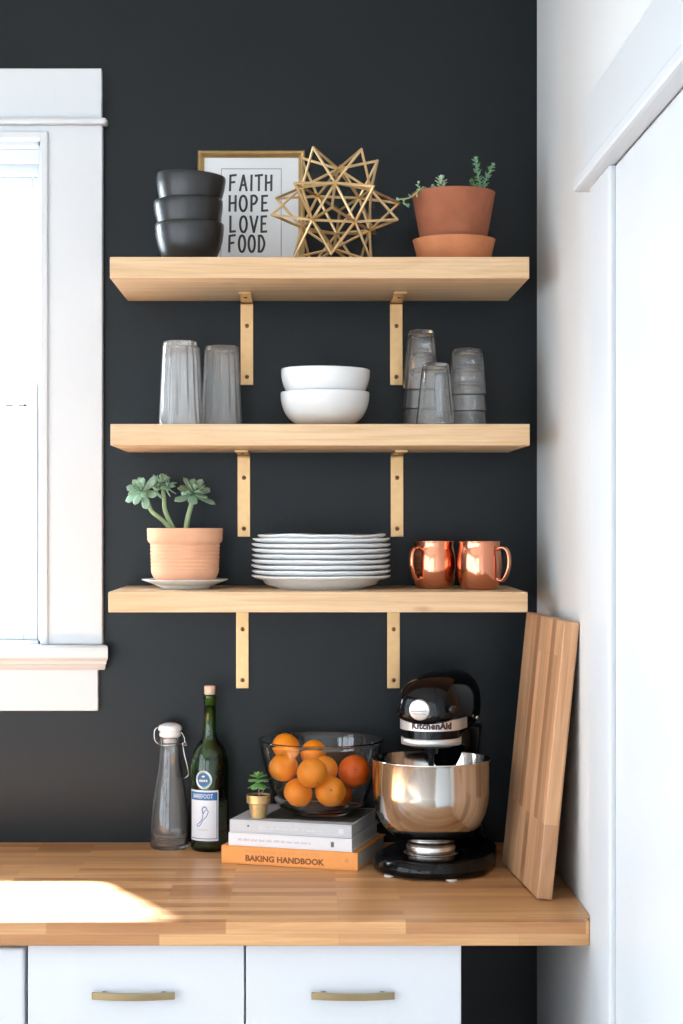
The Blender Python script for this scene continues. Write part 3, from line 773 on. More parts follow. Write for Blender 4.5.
plabels = ['lowest white plate, its wide rim and foot seen on the bottom shelf', 'second white plate from the bottom of the stack', 'third white plate from the bottom of the stack', 'fourth white plate from the bottom of the stack', 'white plate in the exact middle of the stack, four above it', 'fourth white plate from the top of the stack', 'third white plate from the top of the stack', 'second white plate from the top of the stack', 'topmost, slightly smaller white plate with a wavy rim']
zcur = S3 + .0005
base_pl = None
for i in range(9):
    R_ = PR[i][0]; H_ = .0265 if i == 0 else (.0165 if i < 8 else .0135)
    if i == 0: zcur = S3 + .0005
    elif i == 1: zcur = S3 + .0005 + .0200
    else: zcur += .0105
    bm = plate_bm(R_, .088, H_, i, .0004 if i < 8 else .0011, .0178 if i == 0 else .0055)
    o = obj('dinner_plate', bm, M['white_ceramic'], smooth=True)
    o.location = (plx + random.uniform(-.001, .001) + (.002 if i == 8 else 0), ypl, zcur)
    tag(o, plabels[i], 'plate', 'white dinner plates stacked on the bottom shelf')
# mugs
def mug(px, y, rot, lb, k_=1.0):
    m = empty('mug', (X(px, y), y, S3 + .0005), label=lb, cat='mug', group='copper mugs on the bottom shelf')
    H = .094 * k_
    p = [(0, .002), (.030, .002), (.033, 0), (.0365, .002), (.0375, .005)] + arc((.0385, .007), (.0500, .047), (.0405, .081), 14)[1:] + [(.0400, .086), (.0408, .0925), (.0412, .0940), (.0402, .0945), (.0392, .0925), (.0385, .086)]
    q = list(reversed([(r - .0016, z) for r, z in arc((.0385, .009), (.0500, .047), (.0405, .081), 14)])) + [(.033, .006), (0, .006)]
    sc_ = k_
    bm = B(); lathe(bm, [(r * sc_, z * sc_) for r, z in p + q], 72); fix(bm); obj('body', bm, M['copper'], m, smooth=True)
    hp_ = [(.0405, 0, .078), (.050, 0, .082), (.061, 0, .078), (.0665, 0, .064), (.066, 0, .045), (.060, 0, .028), (.052, 0, .018), (.0425, 0, .019), (.0405, 0, .024)]
    bm = B(); tube(bm, smooth_path([Vector(v) * sc_ for v in hp_], 5), .0042 * sc_, 12, flat=(1.35, .8)); fix(bm)
    h = obj('handle', bm, M['copper'], m, smooth=True); h.rotation_euler = (0, 0, rot)
    return m
mug(434.5, -.155, math.radians(222), 'copper mug nearer the plates, its handle on the left')
mug(479.5, -.20, math.radians(-36), 'copper mug nearer the right wall, its handle on the right')

# ------------------------------------------------------------------ counter: carafe
yk = -.062; kx = X(170, yk)
cf = empty('swing_top_carafe', (kx, yk, CT + .0005), rz=0, label='empty clear glass carafe with swing top stopper left of the wine bottle', cat='carafe')
Hn = (852 - 742) / S(yk)
o_ = [(0, .003), (.034, .003), (.037, 0), (.0400, .004), (.0405, .010), (.0390, .045), (.0355, .09), (.030, .13), (.0245, .160), (.0218, .180), (.0212, Hn - .016), (.0222, Hn - .010), (.0232, Hn - .006), (.0228, Hn - .001), (.0215, Hn)]
i_ = [(.0170, Hn), (.0165, Hn - .004), (.0172, Hn - .015), (.0180, .180), (.0208, .160), (.0268, .13), (.0325, .09), (.0360, .045), (.0372, .012), (.033, .008), (0, .0085)]
bm = B(); lathe(bm, o_ + i_, 72); fix(bm); obj('bottle', bm, M['glass_glare_carafe'], cf, smooth=True)
bm = B(); lathe(bm, [(0, Hn - .010), (.0130, Hn - .010), (.0152, Hn - .002), (.0158, Hn + .0012), (0, Hn + .0012)], 40); fix(bm)
obj('gasket', bm, M['rubber'], cf, smooth=True)
zt = Hn + .0016
bm = B(); lathe(bm, [(0, zt), (.0205, zt), (.0222, zt + .002), (.0222, zt + .007), (.0205, zt + .0085), (.0205, zt + .012), (.0242, zt + .0135), (.0245, zt + .018), (.022, zt + .023), (.012, zt + .0275), (0, zt + .0285)], 48); fix(bm)
obj('stopper', bm, M['white_ceramic'], cf, auto=35)
bm = B()
tube(bm, [(.0238 * math.cos(a), .0238 * math.sin(a), Hn - .014) for a in [i * 2 * PI / 40 for i in range(41)]], .0012, 6)
tube(bm, smooth_path([(-.0235, 0, Hn - .014), (-.031, 0, Hn - .006), (-.032, 0, Hn + .012), (-.026, 0, Hn + .020), (-.021, 0, Hn + .012)], 5), .0013, 6)
tube(bm, smooth_path([(.0235, 0, Hn - .014), (.0285, 0, Hn - .012), (.030, 0, Hn - .004), (.026, 0, Hn + .006), (.021, 0, Hn + .012)], 5), .0013, 6)
tube(bm, smooth_path([(.026, -.006, Hn - .010), (.030, -.012, Hn - .032), (.037, -.014, Hn - .060), (.038, -.012, Hn - .076), (.028, -.014, Hn - .082), (.014, -.030, Hn - .074)], 6), .0012, 6)
tube(bm, smooth_path([(.024, .0, Hn - .014), (.034, -.002, Hn - .016), (.030, -.004, Hn - .006)], 5), .0011, 6)
fix(bm); obj('wire_bail', bm, M['wire'], cf, smooth=True)

# ------------------------------------------------------------------ wine bottle
yw = -.084; wx = X(209.8, yw)
wb_ = empty('wine_bottle', (wx, yw, CT + .0005), label='dark green wine bottle with cork and blue and white label', cat='bottle')
sw = S(yw); base_py = 522 + .6667 * sw
def hb(py): return (base_py - py) / sw
Rb = .0385
o_ = [(0, .012), (.022, .006), (.032, 0), (.0365, .001), (Rb, .006), (Rb, .02), (Rb, hb(770))] + arc((Rb, hb(770)), (Rb, hb(750)), (.0190, hb(741)), 8)[1:] + arc((.0190, hb(741)), (.0135, hb(738)), (.0130, hb(728)), 5)[1:] + [(.0118, hb(700)), (.0138, hb(699.5)), (.0138, hb(695.5)), (.0126, hb(694.5))]
i_ = [(.0098, hb(694.5)), (.0096, hb(700)), (.0104, hb(728)), (.016, hb(739))] + [(Rb - .003, hb(768)), (Rb - .003, .02), (.03, .008), (.02, .011), (0, .016)]
bm = B(); lathe(bm, o_ + i_, 72); fix(bm); obj('glass_body', bm, M['glass_green'], wb_, smooth=True)
bm = B(); lathe(bm, [(0, .0165), (.02, .0115), (.03, .0085), (Rb - .0034, .0205), (Rb - .0034, hb(770)), (Rb - .010, hb(757)), (0, hb(757))], 48); fix(bm)
obj('wine', bm, M['wine'], wb_, smooth=True)
bm = B(); lathe(bm, [(0, hb(704)), (.0092, hb(704)), (.0094, hb(694.4)), (.0110, hb(694.2)), (.0114, hb(686.8)), (.0104, hb(686)), (0, hb(686))], 32); fix(bm)
obj('cork', bm, M['cork'], wb_, auto=40)
a0 = math.radians(-20); W_ = .066
def bl(name, bm, mat, z, off, par, a=a0):
    wrap(bm, Rb, a, z, off=off); return obj(name, bm, mat, par)
zl = (hb(788) + hb(838)) / 2; hl = hb(788) - hb(838)
bm = B(); patch(bm, W_, hl, .0003, 30); lab = bl('label', bm, M['label_white'], zl, .0002, wb_)
bm = B(); patch(bm, W_ * .94, hl * .16, .0003, 28, z0=hl * .385); bl('title_band', bm, M['label_blue'], zl, .0005, lab)
bm = B(); patch(bm, .0014, hl * .93, .0003, 2, x0=W_ * .455); patch(bm, W_ * .92, .0012, .0003, 24, z0=-hl * .455); patch(bm, .0007, hl * .93, .0003, 1, x0=-W_ * .465)
bl('border_line', bm, M['label_navy'], zl, .0005, lab)
bm = text_bm('BAREFOOT', .0125, .0002, .0001, width=W_ * .66); bl('lettering', bm, M['label_white'], zl + hl * .385, .0010, lab)
bm = B()
for k_ in range(7): box(bm, -.0125 + k_ * .0037, -.0125 + k_ * .0037 + .0022, -.0002, 0, -.0013, .0013)
bl('small_lettering', bm, M['faint_text'], zl - hl * .28, .0008, lab)
# footprint drawn in blue
bm = B()
def flat_tube(pts, r):
    pts = smooth_path([(x, -.0001, z) for x, z in pts], 5)
    for a, b in zip(pts, pts[1:]):
        d_ = b - a; n = Vector((d_.z, 0, -d_.x)).normalized() * r
        q = [a + n, b + n, b - n, a - n]; v = [bm.verts.new(p) for p in q] + [bm.verts.new(p + Vector((0, -.0003, 0))) for p in q]
        bm.faces.new(v[4:]); bm.faces.new(list(reversed(v[:4])))
        for i in range(4): bm.faces.new((v[i], v[(i + 1) % 4], v[4 + (i + 1) % 4], v[4 + i]))
k_ = hl / 50
flat_tube([(-6 * k_, -8 * k_), (-3 * k_, -6 * k_), (0, -2 * k_), (1 * k_, 3 * k_), (4 * k_, 7 * k_), (6 * k_, 5 * k_), (4 * k_, 0), (1 * k_, -3 * k_), (-2 * k_, -8 * k_), (-5 * k_, -10 * k_), (-6 * k_, -8 * k_)], .0007)
flat_tube([(1 * k_, 3 * k_), (0, 7 * k_), (2 * k_, 10 * k_), (5 * k_, 8 * k_)], .0010)
fix(bm); bl('footprint_emblem', bm, M['label_blue'], zl - hl * .02, .0005, lab)
zc_ = hb(777.5); ac = math.asin((204.5 - 209.8) / sw / Rb)
bm = B(); patch(bm, .0345, .0365, .0003, round_=True)
stk = bl('round_sticker', bm, M['label_white'], zc_, .0002, wb_, ac)
bm = B(); patch(bm, .0255, .027, .0003, round_=True); bl('sticker_disc', bm, M['label_blue'], zc_, .0006, stk, ac)
bm = B()
for k_ in range(4): box(bm, -.0085 + k_ * .0045, -.0085 + k_ * .0045 + .003, -.0002, 0, -.003, .0015)
bl('sticker_marks', bm, M['label_white'], zc_ - .001, .0010, stk, ac)
bm = B(); patch(bm, .006, .004, .0003, round_=True, z0=.007); bl('sticker_dot', bm, M['label_white'], zc_, .0010, stk, ac)

# ------------------------------------------------------------------ books
c0b = Vector((X(221.3, -.2247), -.2247)); c1b = Vector((X(357.8, -.3066), -.3066))
ub = (c1b - c0b).normalized(); ang = math.atan2(ub.y, ub.x); vb = Vector((-ub.y, ub.x))
def book(name_lbl, ox_, oy_, L, Dp, T, z, cover, rot=0, page_in=.004):
    base = c0b + ub * ox_ + vb * oy_
    b = empty('book', (base.x, base.y, z), rz=ang + rot, label=name_lbl, cat='book', group='books under the fruit bowl')
    cv = .0025
    bm = B(); box(bm, 0, L, 0, Dp, 0, cv); box(bm, 0, L, 0, Dp, T - cv, T)
    box(bm, 0, L, 0, cv, cv, T - cv)
    obj('cover', bm, cover, b, bevel=.0007)
    bm = B(); box(bm, page_in, L - page_in, cv, Dp - page_in, cv, T - cv); obj('pages', bm, M['pages'], b)
    return b
T1, T2, T3 = .0345, .0252, .0248
LB = (c1b - c0b).length
b1 = book('thick orange book with a brown title at the bottom of the pile', 0, 0, LB, .215, T1, CT + .0005, M['orange_book'])
b2 = book('thin white book between the orange and grey books', .014, .002, LB - .026, .205, T2, CT + .0005 + T1 + .0004, M['white_book'])
b3 = book('pale grey book on top of the pile under the fruit bowl', .016, .004, LB - .030, .205, T3, CT + .0005 + T1 + T2 + .0008, M['grey_book'], rot=.012)
def spine(b, s, x, z, width, size, mat, off=.0, name='lettering'):
    bm = text_bm(s, size, .0002, off, width=width)
    for v in bm.verts: v.co += Vector((x, -.0003, z))
    return obj(name, bm, mat, b)
def dashes(x, z, width, h, seed, y=-.0003):
    random.seed(seed); bm = B(); c = -width / 2
    while c < width / 2:
        n = random.randint(3, 8)
        for k_ in range(n):
            wl = h * random.uniform(.35, .6); hh = h * random.choice((.7, .7, 1.0))
            if c + wl > width / 2: break
            box(bm, x + c, x + c + wl * .7, y - .0002, 0, z - h / 2, z - h / 2 + hh); c += wl
        c += h * .6
        if n == 0: break
    return bm
LBf = LB / (357.8 - 221.3)
spine(b1, 'BAKING HANDBOOK', (285.5 - 221.3) * LBf, T1 * .36, 79 * LBf, .0155, M['brown_text'], .0006)
spine(b1, "MARTHA STEWART'S", (283 - 221.3) * LBf, T1 * .74, 74 * LBf, .0105, M['orange_text'], 0)
bm = B(); lathe(bm, [(0, 0), (.0045, 0), (.0045, .0003), (0, .0003)], 20); 
for v in bm.verts: v.co = Vector(((347 - 221.3) * LBf + v.co.x, -.0001 - v.co.z, T1 * .55 + v.co.y))
fix(bm); obj('publisher_mark', bm, M['orange_text'], b1)
obj('lettering', dashes(.095, T2 * .5, .15, .0045, 3), M['faint_text'], b2)
bm = B(); box(bm, LB - .026 - .042, LB - .026 - .036, -.0004, 0, T2 * .30, T2 * .70); obj('publisher_mark', bm, M['emblem'], b2)
obj('lettering', dashes(.125, T3 * .45, .13, .0055, 5), M['light_text'], b3)
bm = B(); lathe(bm, [(0, 0), (.0022, 0), (.0022, .0003), (0, .0003)], 16)
for v in bm.verts: v.co = Vector((.038 + v.co.x, -.0001 - v.co.z, T3 * .55 + v.co.y))
fix(bm); obj('spine_mark', bm, M['emblem'], b3)
bm = B(); box(bm, LB - .030 - .026, LB - .030 - .016, -.0004, 0, T3 * .3, T3 * .7); obj('publisher_mark', bm, M['light_text'], b3)
bm = B(); box(bm, .055, LB - .034, .03, .19, T3, T3 + .0003); obj('cover_picture', bm, M['photo_cover'], b3)
BT = CT + .0005 + T1 + T2 + T3 + .0008 + .0003

# ------------------------------------------------------------------ fruit bowl and oranges
yo = -.168; fxb = X(320.8, yo)
FB = (522 - 739.5) / S(yo) + CZ - BT        # rim height above the books
fbw = empty('fruit_bowl', (fxb, yo, BT + .0006), label='clear glass bowl of oranges standing on the books', cat='bowl')
RIM = .1238
def Rin(z):   # inner radius of the bowl at height z
    t_ = max(0, min(1, z / FB)); return .052 + (RIM - .0035 - .052) * t_ ** .42 if t_ > 0 else .05
o_ = [(0, .004), (.044, .004), (.047, 0), (.053, 0), (.056, .004), (.058, .008)]
for i in range(1, 15):
    z = .008 + (FB - .010) * i / 14; o_.append((Rin(z) + .0035 + .001 * (1 - i / 14), z))
o_ += [(RIM + .0012, FB - .001), (RIM + .0005, FB + .0008), (RIM - .002, FB + .0005), (RIM - .0035, FB - .001)]
i_ = [(Rin(z), z + .001) for z in [.010 + (FB - .014) * i / 14 for i in range(14, 0, -1)]] + [(.05, .0105), (.03, .0092), (0, .009)]
bm = B(); lathe(bm, o_ + i_, 96); fix(bm); obj('glass_body', bm, M['glass'], fbw, smooth=True)
od = [(287.5, 747.6, 14.2, .040, 0), (284.3, 769.5, 14.6, -.030, 0), (310.8, 775, 15.4, -.075, 0), (298, 789.5, 14.6, -.045, 0), (329.3, 789.5, 15.2, -.045, 0),
      (351, 771.5, 16.2, .0, 1), (313, 755.5, 13.6, .025, 0), (326.5, 768, 13.6, .01, 0), (347, 793, 13.5, .03, 1)]
P = []
for px, py, r, dy, dp in od:
    y = yo + dy; P.append([Vector((X(px, y), y, Z(py, y))), r / S(y), Vector((X(px, y), y, Z(py, y)))])
cb = Vector((fxb, yo, BT))
def Rin2(z):
    zf = .010 + (FB - .014) / 14
    return min(Rin(max(z - .001, .0001)), .05 + (Rin(zf) - .05) * max(0, min(1, (z - .0111) / (zf + .001 - .0111)))) if z < zf + .001 else Rin(z - .0012)
for it in range(600):
    for i in range(len(P)):
        for j in range(i + 1, len(P)):
            d_ = P[i][0] - P[j][0]; ov = P[i][1] + P[j][1] + .0006 - d_.length
            if ov > 0:
                d_ = Vector((d_.x * .45, d_.y * 1.5 if abs(d_.y) > .003 else .01, d_.z * .45)).normalized() * ov * .5
                P[i][0] += d_; P[j][0] -= d_
    for q in P:
        rel = q[0] - cb; hr = rel.xy.length
        if rel.z < q[1] + .0105: q[0].z = BT + q[1] + .0105
        mxr = min(Rin2(max(rel.z - q[1] * math.sin(f_ * .1), .0105)) - q[1] * math.cos(f_ * .1) for f_ in range(0, 15)) - .0016
        if mxr < 0: q[0].z += .0006; mxr = 0
        if hr > mxr: q[0].x = cb.x + rel.x / hr * mxr; q[0].y = cb.y + rel.y / hr * mxr
    if it < 350:
        for q in P: q[0] += (q[2] - q[0]) * Vector((1, 1, 1)).x * .02
olab = ['orange at the top left of the bowl, its crown above the rim of the others', 'orange at the left side of the bowl against the glass', 'orange at the front middle, resting on the two lowest', 'orange at the bottom left of the bowl', 'orange at the bottom centre with its stem scar facing out', 'large deep orange fruit alone at the right side of the bowl', 'orange at the back behind the front middle one, beside the top left', 'orange peeping out between the front middle and the right one', 'deep orange fruit at bottom right, under the large one', 'orange hidden at the back behind the bottom left ones']
for i, q in enumerate(P):
    bm = B(); bmesh.ops.create_uvsphere(bm, u_segments=36, v_segments=20, radius=q[1])
    for v in bm.verts:
        v.co.z *= .94; n_ = v.co.normalized()
        if n_.z > .93: v.co.z -= (n_.z - .93) * .03 * .9
    o = obj('orange', bm, M['orange_deep'] if od[i][4] else M['orange'], smooth=True)
    o.location = q[0]
    random.seed(i + 20); o.rotation_euler = (random.uniform(-.6, 2.6), random.uniform(-.6, .6), random.uniform(0, 6))
    if i in (4, 5): o.rotation_euler = (math.radians(75), math.radians(8 if i == 4 else 14), 0)
    tag(o, olab[i], 'orange', 'oranges in the glass bowl')
    if i in (2, 4, 5, 1):
        bm = B(); lathe(bm, [(0, .0012), (.0012, .0010), (.0022, 0), (0, 0)], 10, mod=lambda i_, a, r, z: r * (1 + .3 * math.cos(5 * a))); fix(bm)
        s_ = obj('stem_scar', bm, M['calyx'], o); s_.location = (0, 0, q[1] * .94 - .0022)

# ------------------------------------------------------------------ tiny gold pot
ym = -.212; mxp = X(258.5, ym)
gp = empty('potted_succulent', (mxp, ym, BT - .0003 + .0006), label='tiny gold pot with a small green plant on the grey book', cat='potted plant')
zz_ = lambda py: Z(py, ym) - (BT + .0003)
hg = zz_(794.5)
bm = B(); lathe(bm, [(0, 0), (.0145, 0), (.0155, .001), (.0190, hg * .62), (.0222, hg * .64), (.0232, hg * .66), (.0240, hg), (.0215, hg + .0004), (.0195, hg - .004), (0, hg - .004)], 48); fix(bm); obj('pot', bm, M['gold_pot'], gp, auto=35)
bm = B(); lathe(bm, [(0, hg - .002), (.019, hg - .0028), (.019, hg - .004), (0, hg - .004)], 24); fix(bm); obj('soil', bm, M['soil'], gp)
bm = B(); tube(bm, smooth_path([(0, 0, hg - .003), (.0008, 0, hg + .008), (-.0005, 0, zz_(780))], 5), .0011, 7)
tube(bm, smooth_path([(.001, 0, hg - .002), (.006, -.002, hg + .004), (.010, -.003, hg + .008)], 4), .0008, 6)
s_ = obj('stem', bm, M['stem_pink'], gp, smooth=True)
bm = B()
for lv, (zl_, Ll, n, el) in enumerate(((zz_(782.5), .024, 6, -.35), (zz_(779.5), .023, 6, .05), (zz_(778), .018, 6, .5), (zz_(777), .013, 5, 1.0))):
    for k_ in range(n):
        a = k_ * 2 * PI / n + lv * .55
        leaf(bm, (0, 0, zl_), (math.cos(a) * math.cos(el), math.sin(a) * math.cos(el), math.sin(el)), (0, 0, 1), Ll, Ll * .62, .0018, -.15, 6)
fix(bm); obj('leaves', bm, M['leaf_bright'], s_, smooth=True)

# ------------------------------------------------------------------ stand mixer
ymx = -.30; mcx = X(431.2, ymx); th_ = math.radians(-19)
mx = empty('stand_mixer', (mcx, ymx, CT + .0005), rz=th_, label='glossy black stand mixer with polished steel bowl in front of the cutting board', cat='mixer')
def zm_(py, y=ymx): return Z(py, y) - CT - .0005
# base: rounded slab, local front = -y
def outline(grow=0):
    pts = []
    for k_ in range(33):
        a = PI + PI * k_ / 32      # front half circle
        pts.append((math.cos(a) * (.113 + grow), math.sin(a) * (.113 + grow) + .005))
    for (x, y) in ((.112, .06), (.100, .12), (.090, .17), (.078, .205), (.052, .225), (0, .232), (-.052, .225), (-.078, .205), (-.090, .17), (-.100, .12), (-.112, .06)):
        pts.append((x + grow * (1 if x > 0 else -1 if x < 0 else 0), y + (grow if y > .2 else 0)))
    return pts
bm = B(); rings = []
for g, z in ((-.006, 0.003), (-.001, .006), (0, .012), (-.001, .022), (-.006, .030), (-.014, .034), (-.022, .0355)):
    rings.append([bm.verts.new((x, y, z)) for x, y in outline(g)])
for a, b in zip(rings, rings[1:]):
    n = len(a)
    for i in range(n): bm.faces.new((a[i], a[(i + 1) % n], b[(i + 1) % n], b[i]))
bm.faces.new(list(reversed(rings[0]))); bm.faces.new(rings[-1]); fix(bm)
obj('base', bm, M['enamel'], mx, auto=60)
for (x, y) in ((-.06, -.08), (.06, -.08), (-.065, .17), (.065, .17)):
    bm = B(); lathe(bm, [(0, 0), (.010, 0), (.010, .0034), (0, .0034)], 16); fix(bm)
    f_ = obj('foot', bm, M['rubber'], mx); f_.location = (x, y, 0)
# column: lofted from base up into the head
def ring_(bm, cx, cy, z, hx, hy, n=40, e=2.6, tilt=0):
    v = []
    for k_ in range(n):
        a = 2 * PI * k_ / n; c, s = math.cos(a), math.sin(a)
        x = hx * math.copysign(abs(c) ** (2 / e), c); y = hy * math.copysign(abs(s) ** (2 / e), s)
        v.append(bm.verts.new((cx + x, cy + y, z + tilt * y)))
    return v
bm = B(); rings = [ring_(bm, 0, .155, .034, .072, .062), ring_(bm, 0, .158, .060, .064, .052), ring_(bm, 0, .160, .11, .056, .046), ring_(bm, 0, .158, .17, .054, .046), ring_(bm, 0, .150, .22, .057, .052), ring_(bm, 0, .145, .262, .062, .060)]
for a, b in zip(rings, rings[1:]):
    for i in range(40): bm.faces.new((a[i], a[(i + 1) % 40], b[(i + 1) % 40], b[i]))
bm.faces.new(list(reversed(rings[0]))); bm.faces.new(rings[-1]); fix(bm)
obj('column', bm, M['enamel'], mx, smooth=True)
# head: loft along local y
Ht = zm_(671.5, -.25)
secs = [(-.0680, .012, .014, .010, 2.0), (-.0672, .026, .026, .017, 2.1), (-.064, .038, .038, .020, 2.2), (-.057, .048, .048, .021, 2.3), (-.045, .0555, .056, .0215, 2.4), (-.022, .0605, .062, .022, 2.5), (.01, .0635, .066, .024, 2.5), (.055, .065, .0695, .040, 2.5), (.11, .0650, .0705, .052, 2.5), (.155, .0610, .068, .056, 2.4), (.190, .0530, .058, .050, 2.3), (.212, .041, .044, .038, 2.2), (.224, .024, .026, .022, 2.1), (.228, .008, .009, .008, 2.0)]
hc = Ht - .070
bm = B(); rings = []
for (y, hx, hz_, hb_z, e) in secs:
    v = []
    for k_ in range(48):
        a = 2 * PI * k_ / 48; c, s = math.cos(a), math.sin(a)
        v.append(bm.verts.new((hx * math.copysign(abs(c) ** (2 / e), c), y, hc + (hz_ if s > 0 else hb_z) * math.copysign(abs(s) ** (2 / e), s))))
    rings.append(v)
for a, b in zip(rings, rings[1:]):
    for i in range(48): bm.faces.new((a[i], a[(i + 1) % 48], b[(i + 1) % 48], b[i]))
bm.faces.new(rings[0]); bm.faces.new(list(reversed(rings[-1]))); fix(bm)
head = obj('head', bm, M['enamel'], mx, smooth=True)
# planetary housing with two silver bands
zb0, zb1 = zm_(747.5, -.355), zm_(740, -.355); zu0, zu1 = zm_(731.5, -.355), zm_(720.5, -.355)
RH = .0560
bm = B(); lathe(bm, [(0, zb0), (RH - .003, zb0), (RH - .001, zb0 + .002), (RH - .001, zu1 + .012), (RH - .006, zu1 + .03), (0, zu1 + .03)], 64); fix(bm)
hs_ = obj('gear_housing', bm, M['enamel'], head, auto=40)
bm = B(); lathe(bm, [(RH - .002, zb0 + .0005), (RH + .0012, zb0 + .0012), (RH + .0016, zb1 - .001), (RH - .001, zb1), (RH - .002, zb1)], 64, close=True); fix(bm)
obj('trim_ring', bm, M['satin_silver'], hs_, smooth=True)
# upper band wraps front and runs back along both sides of the head
bm = B(); Lb = []
for k_ in range(41):
    a = -PI / 2 + PI * k_ / 40; Lb.append((math.sin(a), -math.cos(a)))
path = [(-.061, .035), (-.0595, .015)] + [(RH * 1.04 * x, RH * 1.04 * y) for x, y in Lb] + [(.0595, .015), (.061, .035)]
vo, vi = [], []
for i, (x, y) in enumerate(path):
    vo.append((bm.verts.new((x * 1.02, y * 1.02 if y < 0 else y, zu0)), bm.verts.new((x * 1.02, y * 1.02 if y < 0 else y, zu1))))
    vi.append((bm.verts.new((x * .94, y * .94 if y < 0 else y, zu0)), bm.verts.new((x * .94, y * .94 if y < 0 else y, zu1))))
for i in range(len(path) - 1):
    bm.faces.new((vo[i][0], vo[i + 1][0], vo[i + 1][1], vo[i][1])); bm.faces.new((vi[i][1], vi[i + 1][1], vi[i + 1][0], vi[i][0]))
    bm.faces.new((vo[i][1], vo[i + 1][1], vi[i + 1][1], vi[i][1])); bm.faces.new((vi[i][0], vi[i + 1][0], vo[i + 1][0], vo[i][0]))
for i in (0, -1): bm.faces.new((vo[i][0], vo[i][1], vi[i][1], vi[i][0]))
fix(bm); band = obj('name_band', bm, M['satin_silver'], head, auto=40)
bm = text_bm('KitchenAid', .0165, .0003, .0010, width=.080, spacing=1.1)
wrap(bm, RH * 1.065, math.radians(16), (zu0 + zu1) / 2, off=.0); obj('lettering', bm, M['dark_red'], band)
# round hub cover at the nose
zh_ = zm_(710, -.366)
hub = B(); lathe(hub, [(0, .0045), (.0175, .0045), (.0192, .0035), (.0200, 0), (.0200, -.016), (0, -.016)], 48)
for v in hub.verts: v.co = Vector((v.co.x, -v.co.z, v.co.y))
fix(hub); hb_ = obj('hub_cover', hub, M['satin_silver'], head, auto=35); hb_.location = (-.004, -.0695, zh_); hb_.rotation_euler = (math.radians(4), 0, math.radians(2))
bm = B(); box(bm, -.0155, .0155, -.0050, -.0044, -.0030, -.0018); box(bm, -.013, .013, -.0050, -.0044, -.0075, -.0066)
for k_ in range(7): box(bm, -.013 + k_ * .004, -.011 + k_ * .004, -.0050, -.0044, .0, .0018)
for k_ in range(5): box(bm, -.0095 + k_ * .004, -.0075 + k_ * .004, -.0050, -.0044, .0105, .0120)
obj('emblem', bm, M['emblem'], hb_)
# knob on the right of the hub and on the flank
bm = B(); lathe(bm, [(0, .016), (.006, .016), (.008, .013), (.0075, .004), (.004, 0), (0, 0)], 24); fix(bm)
kb = obj('hub_knob', bm, M['black_plastic'], head, smooth=True); kb.location = (.049, -.052, zh_ + .002); kb.rotation_euler = (0, math.radians(90), math.radians(-45))
bm = B(); bmesh.ops.create_uvsphere(bm, u_segments=16, v_segments=10, radius=.0045)
kb2 = obj('speed_knob', bm, M['steel_ring'], head, smooth=True); kb2.location = (.0650, .10, zu0 + .012)
# beater shaft and boss
bm = B(); lathe(bm, [(0, zb0 - .050), (.005, zb0 - .050), (.0055, zb0 - .02), (.012, zb0 - .018), (.014, zb0 - .006), (.040, zb0 - .004), (.046, zb0 + .001), (0, zb0 + .001)], 40); fix(bm)
bs = obj('beater_shaft', bm, M['black_plastic'], head, auto=40)
# bowl
zr_ = zm_(758, ymx); zb_ = .056
prof = [(0, zb_), (.030, zb_), (.045, zb_ + .0025)] + arc((.045, zb_ + .0025), (.108, zb_ + .016), (.1118, zr_ - .062), 14)[1:] + [(.1121, zr_ - .006), (.1135, zr_ - .002), (.1138, zr_), (.1125, zr_ + .0008), (.1112, zr_ - .001)]
inn = list(reversed([(r - .0015, z + .0012) for r, z in arc((.045, zb_ + .0025), (.108, zb_ + .016), (.1118, zr_ - .062), 14)])) + [(0, zb_ + .002)]
bm = B(); lathe(bm, prof + inn, 96); fix(bm); bw = obj('mixing_bowl', bm, M['steel'], mx, smooth=True)
bm = B(); lathe(bm, [(.046, zb_ + .003), (.044, zb_ - .002), (.046, zb_ - .005), (.0475, zb_ - .007), (.0465, zb_ - .016), (.0515, zb_ - .0185), (.0525, .0360), (.040, .0360), (.040, zb_ + .001)], 64, close=True); fix(bm)
obj('bowl_foot', bm, M['steel_ring'], bw, auto=50)
bm = B()
zbt = zb0 - .050
tube(bm, smooth_path([(0, 0, zbt), (.028, 0, zbt - .018), (.036, 0, zbt - .045), (.020, 0, zbt - .070), (0, 0, zbt - .078), (-.020, 0, zbt - .070), (-.036, 0, zbt - .045), (-.028, 0, zbt - .018), (0, 0, zbt)], 5), .003, 8)
fix(bm); obj('beater', bm, M['steel_ring'], head, smooth=True)

# ------------------------------------------------------------------ cutting board leaning on the right wall
yb0 = -.568; bl_ = Vector((X(537, yb0) , yb0, CT + .0006)); back = Vector((.390, -.245, CT + .0006))
uu = (back - bl_).normalized()
topf = Vector((X(568, yb0) - .0055, yb0, Z(623, yb0)))
vv = (topf - bl_); vv = (vv - vv.dot(uu) * uu); BH = vv.length; vv.normalize(); nn = vv.cross(uu).normalized()
if nn.x < 0: nn = -nn
TH = .0275; BL = .335
mt = Matrix((uu, nn, vv)).transposed().to_4x4()   # local x = length, y = thickness, z = height
bm = B(); box(bm, 0, BL, 0, TH, 0, BH)
if Matrix((uu, nn, vv)).transposed().determinant() < 0:
    # keep it right handed: run the length the other way
    mt = Matrix((-uu, nn, vv)).transposed().to_4x4(); bm.free(); bm = B(); box(bm, -BL, 0, 0, TH, 0, BH)
cb_ = obj('cutting_board', bm, M['board'], bevel=.0025, bseg=3)
# the thickness side dips by its lean: lift so that the lowest edge touches the counter
low = min(0, (nn * TH).z)
mt.translation = bl_ + Vector((0, 0, -low)); cb_.matrix_world = mt
tag(cb_, 'tall wooden cutting board of vertical staves leaning on the right wall', 'cutting board')

